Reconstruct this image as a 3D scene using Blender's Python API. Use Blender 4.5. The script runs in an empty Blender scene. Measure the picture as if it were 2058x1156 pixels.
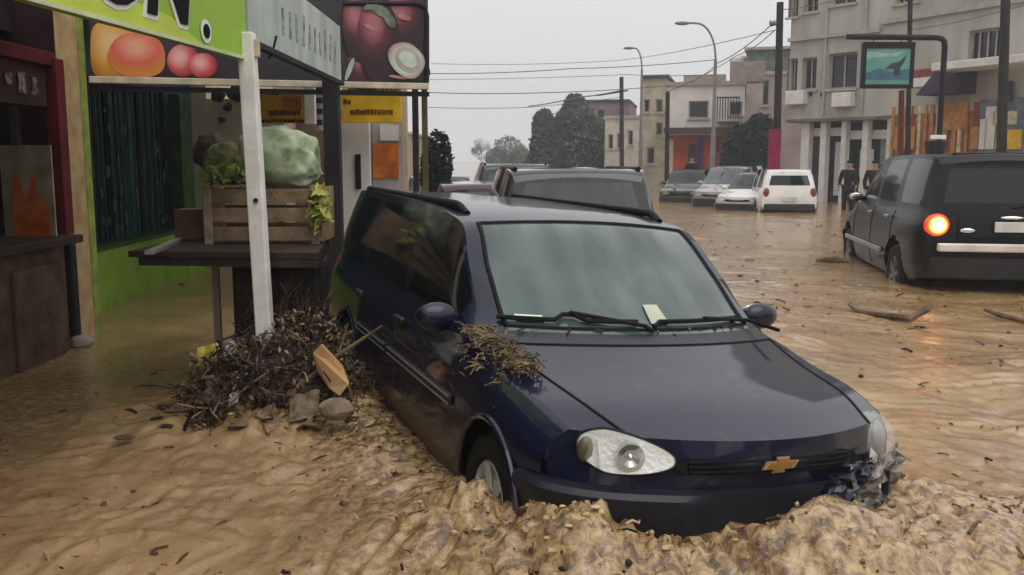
import bpy, bmesh, math, random
import numpy as np
from mathutils import Vector, Matrix
random.seed(7)
R = math.radians
C = bpy.context.scene.collection
SC = bpy.context.scene

# ---------------------------------------------------------------- camera
CAM_H, PITCH, FPX = 1.415, 7.79, 1850.0
cam_d = bpy.data.cameras.new('camera'); cam = bpy.data.objects.new('camera', cam_d); C.objects.link(cam)
cam.location = (0, 0, CAM_H); cam.rotation_euler = (R(90 - PITCH), 0, 0)
cam_d.sensor_width = 36; cam_d.lens = 36 * FPX / 2058
cam_d.clip_start = 0.05; cam_d.clip_end = 3000
SC.camera = cam
# ---------------------------------------------------------------- sky, sun, exposure
SUN_EL, SUN_AZ = 62, 150          # azimuth measured from +Y towards +X
w = bpy.data.worlds.new('World'); SC.world = w; w.use_nodes = True
nt = w.node_tree; nt.nodes.clear()
sky = nt.nodes.new('ShaderNodeTexSky'); sky.sky_type = 'NISHITA'; sky.sun_disc = False
sky.sun_elevation = R(SUN_EL); sky.sun_rotation = R(SUN_AZ); sky.air_density = 1.0; sky.dust_density = 5; sky.ozone_density = 1
hs = nt.nodes.new('ShaderNodeHueSaturation'); hs.inputs['Saturation'].default_value = 0.15; hs.inputs['Value'].default_value = 1.0
# an even sheet of cloud over the clear sky
tc = nt.nodes.new('ShaderNodeTexCoord'); no = nt.nodes.new('ShaderNodeTexNoise'); no.inputs['Scale'].default_value = 2.2; no.inputs['Detail'].default_value = 5
cr = nt.nodes.new('ShaderNodeValToRGB')
cr.color_ramp.elements[0].position = .3; cr.color_ramp.elements[0].color = (8.0, 8.0, 8.1, 1)
cr.color_ramp.elements[1].position = .75; cr.color_ramp.elements[1].color = (9.2, 9.2, 9.15, 1)
mx = nt.nodes.new('ShaderNodeMix'); mx.data_type = 'RGBA'; mx.inputs[0].default_value = 0.93
bg = nt.nodes.new('ShaderNodeBackground'); bg.inputs['Strength'].default_value = 0.10
ou = nt.nodes.new('ShaderNodeOutputWorld')
L = nt.links.new
L(sky.outputs[0], hs.inputs['Color']); L(tc.outputs['Generated'], no.inputs['Vector']); L(no.outputs['Fac'], cr.inputs[0])
L(hs.outputs[0], mx.inputs[6]); L(cr.outputs[0], mx.inputs[7]); 
# an overcast sky is brighter overhead than at the horizon
sx = nt.nodes.new('ShaderNodeSeparateXYZ'); mr_ = nt.nodes.new('ShaderNodeMapRange'); mr_.inputs[1].default_value = .05; mr_.inputs[2].default_value = 1; mr_.inputs[3].default_value = 1.0; mr_.inputs[4].default_value = 1.4
vm_ = nt.nodes.new('ShaderNodeVectorMath'); vm_.operation = 'SCALE'
L(tc.outputs['Generated'], sx.inputs[0]); L(sx.outputs['Z'], mr_.inputs[0]); L(mx.outputs[2], vm_.inputs[0]); L(mr_.outputs[0], vm_.inputs['Scale']); L(vm_.outputs[0], bg.inputs[0]); L(bg.outputs[0], ou.inputs[0])
sd_ = bpy.data.lights.new('sun', 'SUN'); sd_.energy = 1.3; sd_.angle = R(55); sd_.color = (1, .96, .9)
sun = bpy.data.objects.new('sun', sd_); C.objects.link(sun)
sun.rotation_euler = (R(90 - SUN_EL), 0, R(180 - SUN_AZ)); sun.location = (0, 0, 60)
SC.view_settings.view_transform = 'Standard'; SC.view_settings.look = 'None'; SC.view_settings.gamma = 1.0
SC.view_settings.exposure = 0.0; SC.view_settings.use_curve_mapping = False
SC.cycles.max_bounces = 6; SC.cycles.transparent_max_bounces = 12; SC.cycles.volume_bounces = 0

# ---------------------------------------------------------------- pixel helpers (photo pixels -> points in the place)
CP, SP = math.cos(R(PITCH)), math.sin(R(PITCH))
def ray(px, py):
    dx = (px - 1029) / FPX; dy = (578 - py) / FPX
    return Vector((dx, CP + dy * SP, -SP + dy * CP))
def at(px, py, Y):
    d = ray(px, py); return Vector((0, 0, CAM_H)) + d * (Y / d.y)
def gp(px, py, z=0.0):
    d = ray(px, py); return Vector((0, 0, CAM_H)) + d * ((z - CAM_H) / d.z)

# ---------------------------------------------------------------- materials
MATS = {}
def mat(name, col, rough=.6, metal=0, var=.18, scale=4, bump=0.0, bscale=40, coat=0, col2=None, spec=None, emit=None, estr=0, alpha=1, detail=4, stretch=None, contrast=(.3, .7), sheen=0):
    if name in MATS: return MATS[name]
    if spec is None: spec = .5 if rough < .45 else .14
    m = bpy.data.materials.new(name); m.use_nodes = True; n = m.node_tree.nodes; l = m.node_tree.links
    b = n['Principled BSDF']
    tc = n.new('ShaderNodeTexCoord'); mp = n.new('ShaderNodeMapping')
    if stretch: mp.inputs['Scale'].default_value = stretch
    l.new(tc.outputs['Object'], mp.inputs[0])
    nz = n.new('ShaderNodeTexNoise'); nz.inputs['Scale'].default_value = scale; nz.inputs['Detail'].default_value = detail
    l.new(mp.outputs[0], nz.inputs['Vector'])
    rp = n.new('ShaderNodeValToRGB'); rp.color_ramp.elements[0].position = contrast[0]; rp.color_ramp.elements[1].position = contrast[1]
    c2 = col2 if col2 else tuple(max(0, c * (1 + var)) for c in col)
    c1 = col if col2 else tuple(c * (1 - var) for c in col)
    rp.color_ramp.elements[0].color = (*c1, 1); rp.color_ramp.elements[1].color = (*c2, 1)
    l.new(nz.outputs['Fac'], rp.inputs[0]); l.new(rp.outputs[0], b.inputs['Base Color'])
    b.inputs['Roughness'].default_value = rough; b.inputs['Metallic'].default_value = metal
    b.inputs['Coat Weight'].default_value = coat; b.inputs['Coat Roughness'].default_value = .06
    b.inputs['Specular IOR Level'].default_value = spec; b.inputs['Alpha'].default_value = alpha
    if emit: b.inputs['Emission Color'].default_value = (*emit, 1); b.inputs['Emission Strength'].default_value = estr
    if bump:
        n2 = n.new('ShaderNodeTexNoise'); n2.inputs['Scale'].default_value = bscale; n2.inputs['Detail'].default_value = 5
        l.new(mp.outputs[0], n2.inputs['Vector'])
        bp = n.new('ShaderNodeBump'); bp.inputs['Strength'].default_value = bump; bp.inputs['Distance'].default_value = .02
        l.new(n2.outputs['Fac'], bp.inputs['Height']); l.new(bp.outputs[0], b.inputs['Normal'])
    MATS[name] = m; return m
def paint(name, col, dirt=.25, rough=.25, metal=0.0, mud=(.17, .12, .075), coat=1.0, ior=1.5):
    """car paint: clear coat, wet droplets, mud splashes of their own shape"""
    if name in MATS: return MATS[name]
    m = mat(name, col, rough=rough, metal=metal, var=.1, scale=3, coat=coat, spec=.12); m.node_tree.nodes['Principled BSDF'].inputs['Coat IOR'].default_value = ior
    n = m.node_tree.nodes; l = m.node_tree.links; b = n['Principled BSDF']
    tc = n.new('ShaderNodeTexCoord')
    nz = n.new('ShaderNodeTexNoise'); nz.inputs['Scale'].default_value = 9; nz.inputs['Detail'].default_value = 9; nz.inputs['Roughness'].default_value = .72
    l.new(tc.outputs['Object'], nz.inputs['Vector'])
    rp = n.new('ShaderNodeValToRGB'); rp.color_ramp.elements[0].position = .56; rp.color_ramp.elements[1].position = .78
    rp.color_ramp.elements[0].color = (0, 0, 0, 1); rp.color_ramp.elements[1].color = (dirt, dirt, dirt, 1)
    l.new(nz.outputs['Fac'], rp.inputs[0])
    old = b.inputs['Base Color'].links[0].from_socket
    mx = n.new('ShaderNodeMix'); mx.data_type = 'RGBA'; mx.inputs[7].default_value = (*mud, 1)
    l.new(rp.outputs[0], mx.inputs[0]); l.new(old, mx.inputs[6]); l.new(mx.outputs[2], b.inputs['Base Color'])
    # rain beads in the coat normal
    vo = n.new('ShaderNodeTexVoronoi'); vo.inputs['Scale'].default_value = 110
    l.new(tc.outputs['Object'], vo.inputs['Vector'])
    bp = n.new('ShaderNodeBump'); bp.inputs['Strength'].default_value = .04; bp.inputs['Distance'].default_value = .0015; bp.invert = True
    n3 = n.new('ShaderNodeTexNoise'); n3.inputs['Scale'].default_value = 3.5; l.new(tc.outputs['Object'], n3.inputs['Vector'])
    ml = n.new('ShaderNodeMath'); ml.operation = 'MULTIPLY_ADD'; ml.inputs[1].default_value = .4
    l.new(vo.outputs['Distance'], ml.inputs[0]); l.new(n3.outputs['Fac'], ml.inputs[2])
    l.new(ml.outputs[0], bp.inputs['Height']); l.new(bp.outputs[0], b.inputs['Coat Normal']); l.new(bp.outputs[0], b.inputs['Normal'])
    return m
def add_tide(m, top, mud=(.20, .14, .08)):
    """dried flood mud on the lower body, ending in a ragged tide line"""
    n = m.node_tree.nodes; l = m.node_tree.links; b = n['Principled BSDF']; old = b.inputs['Base Color'].links[0].from_socket
    tc = n.new('ShaderNodeTexCoord'); sp = n.new('ShaderNodeSeparateXYZ'); l.new(tc.outputs['Object'], sp.inputs[0])
    nz = n.new('ShaderNodeTexNoise'); nz.inputs['Scale'].default_value = 6; nz.inputs['Detail'].default_value = 8; nz.inputs['Roughness'].default_value = .65; l.new(tc.outputs['Object'], nz.inputs['Vector'])
    a = n.new('ShaderNodeMath'); a.operation = 'MULTIPLY_ADD'; a.inputs[1].default_value = -.55; l.new(nz.outputs['Fac'], a.inputs[0]); l.new(sp.outputs['Z'], a.inputs[2])
    mr = n.new('ShaderNodeMapRange'); mr.inputs[1].default_value = top - .30; mr.inputs[2].default_value = top - .22; mr.inputs[3].default_value = .42; mr.inputs[4].default_value = 0; l.new(a.outputs[0], mr.inputs[0])
    mx = n.new('ShaderNodeMix'); mx.data_type = 'RGBA'; mx.inputs[7].default_value = (*mud, 1); l.new(mr.outputs[0], mx.inputs[0]); l.new(old, mx.inputs[6]); l.new(mx.outputs[2], b.inputs['Base Color'])
    iv = n.new('ShaderNodeMath'); iv.operation = 'MULTIPLY_ADD'; iv.inputs[1].default_value = -1.2; iv.inputs[2].default_value = b.inputs['Coat Weight'].default_value; l.new(mr.outputs[0], iv.inputs[0]); iv.use_clamp = True; l.new(iv.outputs[0], b.inputs['Coat Weight'])
def print_mat(name, hi, mid, rim, cx=.4, cz=.62, size=.62):
    """a printed picture of one round fruit: its own light side and dark rim are part of the print"""
    if name in MATS: return MATS[name]
    m = mat(name, mid, .42, scale=6); n = m.node_tree.nodes; l = m.node_tree.links; b = n['Principled BSDF']
    tc = n.new('ShaderNodeTexCoord'); mp = n.new('ShaderNodeMapping'); mp.vector_type = 'TEXTURE'; mp.inputs['Location'].default_value = (cx, .5, cz); mp.inputs['Scale'].default_value = (size, 9, size); l.new(tc.outputs['Generated'], mp.inputs[0])
    g = n.new('ShaderNodeTexGradient'); g.gradient_type = 'SPHERICAL'; l.new(mp.outputs[0], g.inputs[0])
    nz = n.new('ShaderNodeTexNoise'); nz.inputs['Scale'].default_value = 9; nz.inputs['Detail'].default_value = 4; l.new(tc.outputs['Object'], nz.inputs['Vector'])
    a = n.new('ShaderNodeMath'); a.operation = 'MULTIPLY_ADD'; a.inputs[1].default_value = .35; l.new(nz.outputs['Fac'], a.inputs[0]); l.new(g.outputs['Fac'], a.inputs[2])
    r = n.new('ShaderNodeValToRGB'); e = r.color_ramp.elements; e[0].position = .18; e[0].color = (*rim, 1); e[1].position = 1.0; e[1].color = (*hi, 1); q = e.new(.55); q.color = (*mid, 1)
    l.new(a.outputs[0], r.inputs[0]); l.new(r.outputs[0], b.inputs['Base Color']); return m
def fogged(name, col, alpha, rough=.12):
    """window glass: reflective, misted with condensation in soft patches and drip streaks"""
    if name in MATS: return MATS[name]
    m = mat(name, col, rough=rough, var=.12, scale=5, coat=1.0, spec=.6)
    n = m.node_tree.nodes; l = m.node_tree.links; b = n['Principled BSDF']
    tc = n.new('ShaderNodeTexCoord'); mp = n.new('ShaderNodeMapping'); mp.inputs['Scale'].default_value = (1.2, 3.0, 1.0)
    nz = n.new('ShaderNodeTexNoise'); nz.inputs['Scale'].default_value = 1.6; nz.inputs['Detail'].default_value = 6
    l.new(tc.outputs['Object'], mp.inputs[0]); l.new(mp.outputs[0], nz.inputs['Vector'])
    mr = n.new('ShaderNodeMapRange'); mr.inputs[1].default_value = .3; mr.inputs[2].default_value = .7
    mr.inputs[3].default_value = alpha[0]; mr.inputs[4].default_value = alpha[1]
    l.new(nz.outputs['Fac'], mr.inputs[0]); l.new(mr.outputs[0], b.inputs['Alpha'])
    return m

# ---------------------------------------------------------------- objects
LOC = {}
def tag(o, label=None, cat=None, group=None, kind=None):
    if label: o['label'] = label
    if cat: o['category'] = cat
    if group: o['group'] = group
    if kind: o['kind'] = kind
    return o
def thing(name, label, cat, loc=(0, 0, 0), group=None, rot=None):
    o = bpy.data.objects.new(name, None); C.objects.link(o); o.location = loc; o.empty_display_size = .2
    if rot is not None: o.rotation_euler = rot
    tag(o, label, cat, group)
    LOC[o.name] = Vector(loc); return o
def rootloc(o):
    while o.parent: o = o.parent
    return LOC.get(o.name, Vector((0, 0, 0)))
class MB:
    def __init__(s): s.v = []; s.f = []; s.mi = []
    def add(s, vs, fs, mi=0):
        k = len(s.v); s.v += [tuple(p) for p in vs]; s.f += [tuple(i + k for i in f) for f in fs]; s.mi += [mi] * len(fs)
        return s
    def box(s, c, d, rz=0, M=None, mi=0):
        x, y, z = d[0] / 2, d[1] / 2, d[2] / 2
        vs = [Vector(p) for p in ((-x, -y, -z), (x, -y, -z), (x, y, -z), (-x, y, -z), (-x, -y, z), (x, -y, z), (x, y, z), (-x, y, z))]
        Q = M if M is not None else Matrix.Rotation(rz, 3, 'Z')
        return s.add([Q @ p + Vector(c) for p in vs], [(0, 3, 2, 1), (4, 5, 6, 7), (0, 1, 5, 4), (1, 2, 6, 5), (2, 3, 7, 6), (3, 0, 4, 7)], mi)
    def bar(s, p, q, w, h, up=(0, 0, 1), mi=0):
        p, q = Vector(p), Vector(q); d = q - p; L_ = d.length; d.normalize()
        u = Vector(up); r = d.cross(u)
        if r.length < 1e-4: u = Vector((0, 1, 0)); r = d.cross(u)
        r.normalize(); u = r.cross(d)
        M = Matrix((r, d, u)).transposed()
        return s.box((p + q) / 2, (w, L_, h), M=M, mi=mi)
    def tube(s, path, r, n=8, mi=0, cap=True):
        path = [Vector(p) for p in path]; m = len(path); rs = r if isinstance(r, (list, tuple)) else [r] * m
        vs = []; fs = []; ref = None
        for i, p in enumerate(path):
            d = (path[min(i + 1, m - 1)] - path[max(i - 1, 0)]).normalized()
            if ref is None:
                ref = d.orthogonal().normalized()
            a = (ref - d * ref.dot(d)).normalized(); ref = a; b = d.cross(a)
            for k in range(n):
                t = 2 * math.pi * k / n; vs.append(p + (a * math.cos(t) + b * math.sin(t)) * rs[i])
        for i in range(m - 1):
            for k in range(n):
                k2 = (k + 1) % n; fs.append((i * n + k, i * n + k2, (i + 1) * n + k2, (i + 1) * n + k))
        if cap: fs.append(tuple(range(n - 1, -1, -1))); fs.append(tuple((m - 1) * n + k for k in range(n)))
        return s.add(vs, fs, mi)
    def prism(s, pts, ext, mi=0):
        pts = [Vector(p) for p in pts]; e = Vector(ext); n = len(pts)
        fs = [tuple(range(n - 1, -1, -1)), tuple(range(n, 2 * n))] + [(i, (i + 1) % n, n + (i + 1) % n, n + i) for i in range(n)]
        return s.add(pts + [p + e for p in pts], fs, mi)
    def grid(s, A, mi=0, keep=None):
        A = np.asarray(A, float); nu, nv = A.shape[:2]
        fs = [(i * nv + j, i * nv + j + 1, (i + 1) * nv + j + 1, (i + 1) * nv + j) for i in range(nu - 1) for j in range(nv - 1) if keep is None or keep(i, j)]
        return s.add(A.reshape(-1, 3), fs, mi)
    def blob(s, c, r, seg=10, rings=7, jit=0, mi=0, M=None):
        vs = []; fs = []
        for i in range(rings + 1):
            th = math.pi * i / rings
            for k in range(seg):
                ph = 2 * math.pi * k / seg; j = 1 + random.uniform(-jit, jit)
                p = Vector((r[0] * math.sin(th) * math.cos(ph), r[1] * math.sin(th) * math.sin(ph), r[2] * math.cos(th))) * j
                if M is not None: p = M @ p
                vs.append(p + Vector(c))
        for i in range(rings):
            for k in range(seg):
                k2 = (k + 1) % seg; fs.append((i * seg + k, (i + 1) * seg + k, (i + 1) * seg + k2, i * seg + k2))
        return s.add(vs, fs, mi)
    def lathe(s, c, axis, prof, n=24, mi=0):
        ax = Vector(axis).normalized(); a = ax.orthogonal().normalized(); b = ax.cross(a); c = Vector(c); vs = []; m = len(prof)
        for (h, r) in prof:
            for k in range(n):
                t = 2 * math.pi * k / n; vs.append(c + ax * h + (a * math.cos(t) + b * math.sin(t)) * r)
        fs = [(i * n + k, i * n + (k + 1) % n, (i + 1) * n + (k + 1) % n, (i + 1) * n + k) for i in range(m - 1) for k in range(n)]
        return s.add(vs, fs, mi)
    def build(s, name, m, parent=None, local=False, smooth=False, sharp=40, bevel=0, weld=0):
        me = bpy.data.meshes.new(name)
        if parent is not None: off = Vector((0, 0, 0)) if local else rootloc(parent)
        else:
            a = np.array(s.v); off = Vector(((a[:, 0].min() + a[:, 0].max()) / 2, (a[:, 1].min() + a[:, 1].max()) / 2, a[:, 2].min()))
        me.from_pydata([(p[0] - off.x, p[1] - off.y, p[2] - off.z) for p in s.v], [], s.f)
        ms = m if isinstance(m, (list, tuple)) else [m]
        for q in ms: me.materials.append(q)
        if len(ms) > 1: me.polygons.foreach_set('material_index', s.mi)
        bm = bmesh.new(); bm.from_mesh(me)
        if weld: bmesh.ops.remove_doubles(bm, verts=bm.verts, dist=weld)
        lv = [v for v in bm.verts if not v.link_faces]; bmesh.ops.delete(bm, geom=lv, context='VERTS'); bmesh.ops.recalc_face_normals(bm, faces=bm.faces); bm.to_mesh(me); bm.free()
        if smooth:
            me.polygons.foreach_set('use_smooth', [True] * len(me.polygons))
            if sharp: me.set_sharp_from_angle(angle=R(sharp))
        o = bpy.data.objects.new(name, me); C.objects.link(o)
        if parent is not None: o.parent = parent
        else: o.location = off; LOC[o.name] = off.copy()
        if bevel:
            b = o.modifiers.new('bevel', 'BEVEL'); b.width = bevel; b.segments = 2; b.limit_method = 'ANGLE'
        return o
def text_mesh(body, size, ext=0.002, offset=0.0, shear=0.0, bold=0.0):
    cu = bpy.data.curves.new('lettering', 'FONT'); cu.body = body; cu.size = size; cu.extrude = ext; cu.offset = offset; cu.shear = shear; cu.resolution_u = 5
    o = bpy.data.objects.new('lettering', cu); C.objects.link(o)
    me = bpy.data.meshes.new_from_object(o.evaluated_get(bpy.context.evaluated_depsgraph_get()))
    bpy.data.objects.remove(o); bpy.data.curves.remove(cu)
    vs = [v.co.copy() for v in me.vertices]; fs = [tuple(p.vertices) for p in me.polygons]; bpy.data.meshes.remove(me)
    return vs, fs
def put_text(mb, body, size, O, X, Z, ext=.002, offset=0, shear=0, sx=1, mi=0):
    """lettering with its baseline start at O, running along X, upright along Z"""
    vs, fs = text_mesh(body, size, ext, offset, shear); X = Vector(X).normalized(); Z = Vector(Z).normalized(); N = X.cross(Z); O = Vector(O)
    mb.add([O + X * (v.x * sx) + Z * v.y + N * v.z for v in vs], fs, mi)

# smooth noise on arrays
def _h(ix, iy, s):
    n = (ix * 374761393 + iy * 668265263 + s * 974711) & 0x7fffffff
    n = ((n ^ (n >> 13)) * 1274126177) & 0x7fffffff
    return ((n ^ (n >> 16)) & 0xffff) / 65535.0
def vnoise(x, y, s=0):
    ix = np.floor(x).astype(np.int64); iy = np.floor(y).astype(np.int64); fx = x - ix; fy = y - iy
    fx = fx * fx * fx * (fx * (fx * 6 - 15) + 10); fy = fy * fy * fy * (fy * (fy * 6 - 15) + 10)
    a = _h(ix, iy, s); b = _h(ix + 1, iy, s); c = _h(ix, iy + 1, s); d = _h(ix + 1, iy + 1, s)
    return (a * (1 - fx) + b * fx) * (1 - fy) + (c * (1 - fx) + d * fx) * fy
def fbm(x, y, o=4, s=0, g=.5):
    t = 0; a = 1; n = 0
    for i in range(o): t = t + a * (vnoise(x, y, s + i * 17) - .5) * 2; n += a; a *= g; x = x * 2.03 + 7.1; y = y * 2.03 - 3.7
    return t / n
def ridge(x, y, o=3, s=0, g=.5):
    t = 0; a = 1; n = 0
    for i in range(o): t = t + a * (1 - np.abs(vnoise(x, y, s + i * 13) * 2 - 1)) ** 2; n += a; a *= g; x = x * 2.1 + 3.3; y = y * 2.1 + 9.1
    return t / n

def boils(x, y, s=0):
    """rounded, crowded humps (1 at a hump's top, 0 in the creases between)"""
    ix = np.floor(x).astype(np.int64); iy = np.floor(y).astype(np.int64); best = np.full(x.shape, 9.0)
    for dx in (-1, 0, 1):
        for dy in (-1, 0, 1):
            cx = ix + dx; cy = iy + dy; px = cx + .15 + .7 * _h(cx, cy, s); py = cy + .15 + .7 * _h(cx, cy, s + 5); r = .62 + .5 * _h(cx, cy, s + 9)
            best = np.minimum(best, ((x - px) ** 2 + (y - py) ** 2) / (r * r))
    return np.sqrt(np.clip(1 - best, 0, 1))

# ================================================================= CARS
# control net of a small estate car: stations front to rear, eight points from sill to roof centre (x forward, y out, z up)
NET = np.array([
 [(.40,.70,.22),(.43,.745,.36),(.43,.745,.52),(.43,.725,.62),(.46,.665,.70),(.60,.50,.702),(.70,.25,.70),(.735,0,.70)],
 [(.22,.73,.20),(.22,.785,.36),(.22,.79,.55),(.22,.765,.68),(.24,.695,.765),(.34,.565,.775),(.42,.29,.782),(.45,0,.79)],
 [(-.05,.74,.20),(-.05,.80,.38),(-.05,.80,.57),(-.05,.785,.71),(-.05,.715,.81),(0,.605,.83),(.08,.31,.86),(.10,0,.868)],
 [(-.42,.75,.19),(-.42,.80,.38),(-.42,.80,.58),(-.42,.785,.75),(-.42,.735,.89),(-.41,.665,.945),(-.25,.36,.955),(-.19,0,.957)],
 [(-.72,.75,.19),(-.72,.80,.38),(-.72,.80,.58),(-.72,.785,.76),(-.72,.735,.91),(-.70,.60,1.16),(-.57,.33,1.18),(-.53,0,1.187)],
 [(-1.03,.75,.19),(-1.03,.80,.38),(-1.03,.80,.58),(-1.03,.785,.77),(-1.03,.735,.92),(-1.0,.53,1.375),(-.92,.29,1.405),(-.89,0,1.412)],
 [(-1.35,.75,.19),(-1.35,.80,.38),(-1.35,.80,.58),(-1.35,.785,.77),(-1.35,.735,.925),(-1.35,.535,1.425),(-1.32,.29,1.46),(-1.31,0,1.468)],
 [(-2.0,.75,.19),(-2.0,.80,.38),(-2.0,.80,.58),(-2.0,.785,.77),(-2.0,.735,.93),(-2.0,.54,1.445),(-2.0,.29,1.485),(-2.0,0,1.493)],
 [(-2.65,.74,.20),(-2.65,.79,.38),(-2.65,.79,.58),(-2.65,.775,.77),(-2.65,.725,.935),(-2.65,.535,1.455),(-2.65,.29,1.495),(-2.65,0,1.503)],
 [(-3.02,.72,.24),(-3.04,.76,.40),(-3.04,.76,.58),(-3.04,.745,.77),(-3.02,.70,.935),(-2.98,.515,1.425),(-3.0,.28,1.465),(-3.01,0,1.473)],
 [(-3.20,.68,.28),(-3.26,.70,.40),(-3.26,.70,.58),(-3.24,.69,.77),(-3.20,.65,.935),(-3.06,.485,1.35),(-3.09,.27,1.385),(-3.10,0,1.39)],
], float)
XK0 = [-3.27, -2.44, -1.0, -.40, 0, .76]; ZK0 = [0, .2, .52, .93, 1.45]
def herm(K, ts):
    """smooth curve through the rows of K at integer parameters"""
    K = np.asarray(K, float); n = len(K); T = np.zeros_like(K)
    d = np.diff(K, axis=0)
    T[1:-1] = np.where(d[:-1] * d[1:] > 0, 2 * d[:-1] * d[1:] / (d[:-1] + d[1:] + 1e-12), 0) if n > 2 else 0
    T[0] = d[0]; T[-1] = d[-1]
    out = []
    for t in ts:
        i = min(int(t), n - 2); s = t - i
        out.append((2*s**3-3*s**2+1)*K[i] + (s**3-2*s**2+s)*T[i] + (-2*s**3+3*s**2)*K[i+1] + (s**3-s**2)*T[i+1])
    return np.array(out)
def tyre_rim(root, x, y, r, wd, lean, steer, rimcol, tyrem, spokes=True, tz=0.0):
    sgn = 1 if y > 0 else -1; ax = Vector((math.sin(steer) * -sgn, sgn * math.cos(steer), 0)); c = Vector((x, y, r + tz))
    t = MB(); w2 = wd / 2
    t.lathe(c, ax, [(-w2, r * .62), (-w2, r * .93), (-w2 * .6, r), (w2 * .6, r), (w2, r * .93), (w2 * 1.02, r * .66), (w2 * .8, r * .60)], 28)
    to = t.build('wheel', tyrem, root, local=True, smooth=True, sharp=30)
    m = MB(); m.lathe(c, ax, [(w2 * .8, r * .62), (w2 * .95, r * .58), (w2 * .6, r * .52), (w2 * .75, r * .2), (w2 * .9, r * .12), (w2 * .9, .001)], 28)
    if spokes:
        a = ax.orthogonal().normalized(); b = ax.cross(a)
        for k in range(6):
            q = a * math.cos(k * 1.047) + b * math.sin(k * 1.047)
            m.bar(c + ax * w2 * .85 + q * r * .12, c + ax * w2 * .88 + q * r * .57, r * .14, .012, up=ax)
    m.build('rim', rimcol, to, local=True, smooth=True, sharp=30)
def car(name, label, cat, loc, yaw, roll=0, pitch=0, xk=None, zk=None, ys=1.0, tum=1.0, paintm=None, glassm=None, sidem=None, trim=None,
        windows=((3.55, 6.02), (6.22, 7.32), (7.5, 9.0)), group=None, detail=1, hero=False, rails=False, wheel_r=.27, front=True, rear=True, tail_on=False, rimm=None, plate=True, doors=((3.08, 6.1), (6.14, 7.36)), rear_v=(4.15, 4.88), dens=None):
    fx = (lambda v: np.interp(v, XK0, xk)) if xk else (lambda v: v)
    fz = (lambda v: np.interp(v, ZK0, zk)) if zk else (lambda v: v)
    root = thing(name, label, cat, loc, group)
    f = Vector((math.sin(yaw), -math.cos(yaw), 0)); l = Vector((math.cos(yaw), math.sin(yaw), 0)); u = Vector((0, 0, 1))
    f2 = f * math.cos(pitch) + u * math.sin(pitch); u2 = f2.cross(l); l2 = l * math.cos(roll) + u2 * math.sin(roll); u3 = f2.cross(l2)
    root.rotation_euler = Matrix((f2, l2, u3)).transposed().to_euler()
    N = NET.copy()
    N[:, 5, 1] = N[:, 4, 1] - (N[:, 4, 1] - N[:, 5, 1]) * np.where(np.arange(11) > 3.5, tum, 1)
    N[:, 6, 1] = np.where(np.arange(11) > 3.5, N[:, 5, 1] * .54, N[:, 6, 1])
    N[..., 0] = fx(N[..., 0]); N[..., 1] *= ys; N[..., 2] = fz(N[..., 2])
    # ---- dense surface
    dens = dens or (.028 if hero else (.09 if detail else .16)); fine = hero or dens < .06
    us = [0.0]
    for i in range(10):
        ln = np.linalg.norm(N[i + 1, 4] - N[i, 4]); k = max(2, int(ln / dens)); us += list(i + np.arange(1, k + 1) / k)
    us = np.array(us)
    ka, kb, kc = (16, 12, 9) if fine else ((9, 6, 5) if detail else (5, 4, 4))
    va = np.linspace(0, 4, ka + 1); vb = 4 + np.linspace(0, 1, kb + 1)[1:]; vc = 5 + np.linspace(0, 2, kc + 1)[1:]
    vs = np.r_[va, vb, vc]
    U = np.stack([herm(N[:, j], us) for j in range(8)], 1)       # (nu,8,3)
    rows = []
    for i in range(len(us)):
        q = U[i]; a = herm(q[:5], va)
        tb = (vb - 4)[:, None]; b = q[4] * (1 - tb) + q[5] * tb; b[:, 1] += .018 * np.sin(np.pi * tb[:, 0]) * (us[i] > 3)
        mirr = np.array([q[4] * .5 + q[5] * .5, q[5], q[6], q[7], q[6] * [1, -1, 1]])
        tt = vc - 5; cc = herm(mirr[1:4], tt)
        cc[:, 1] = np.interp(tt, [0, 2], [q[5, 1], 0]); hgt = 1 - (cc[:, 1] / q[5, 1]) ** 2
        cc[:, 2] = q[5, 2] + (q[7, 2] - q[5, 2]) * hgt; cc[:, 0] = q[5, 0] + (q[7, 0] - q[5, 0]) * hgt
        rows.append(np.vstack([a, b, cc]))
    G = np.array(rows)
    R_ = wheel_r * 1.22; wheels = [(fx(0.0), wheel_r), (float(fx(-2.44)), wheel_r)]
    # push vertices inside a wheel arch onto its circle
    inside = np.zeros(G.shape[:2], bool)
    for (wx, wz) in wheels:
        d = np.hypot(G[..., 0] - wx, G[..., 2] - wz); inside |= (d < R_) & (vs[None, :] < 3.6)
    Gc = (G[:-1, :-1] + G[1:, :-1] + G[:-1, 1:] + G[1:, 1:]) / 4
    hole = np.zeros(Gc.shape[:2], bool)
    for (wx, wz) in wheels:
        d = np.hypot(Gc[..., 0] - wx, Gc[..., 2] - wz); hole |= (d < R_) & (vs[None, :-1] < 3.6)
    for (wx, wz) in wheels:
        dx = G[..., 0] - wx; dz = G[..., 2] - wz; d = np.hypot(dx, dz) + 1e-9; sel = (d < R_) & (vs[None, :] < 3.6)
        G[..., 0] = np.where(sel, wx + dx / d * R_, G[..., 0]); G[..., 2] = np.where(sel, wz + dz / d * R_, G[..., 2])
    um = (us[:-1] + us[1:]) / 2; vm = (vs[:-1] + vs[1:]) / 2
    cls = np.full(Gc.shape[:2], 0)
    UU, VV = np.meshgrid(um, vm, indexing='ij')
    cls[(VV > 5) & (UU < 2.72)] = 1                                # hood
    cls[(VV > 5) & (UU >= 2.72) & (UU < 3.04)] = 2                 # cowl
    cls[(VV > 5.12) & (UU >= 3.04) & (UU < 4.97)] = 3              # windscreen
    cls[(VV > 5) & (UU > 5.0)] = 4                                 # roof
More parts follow.
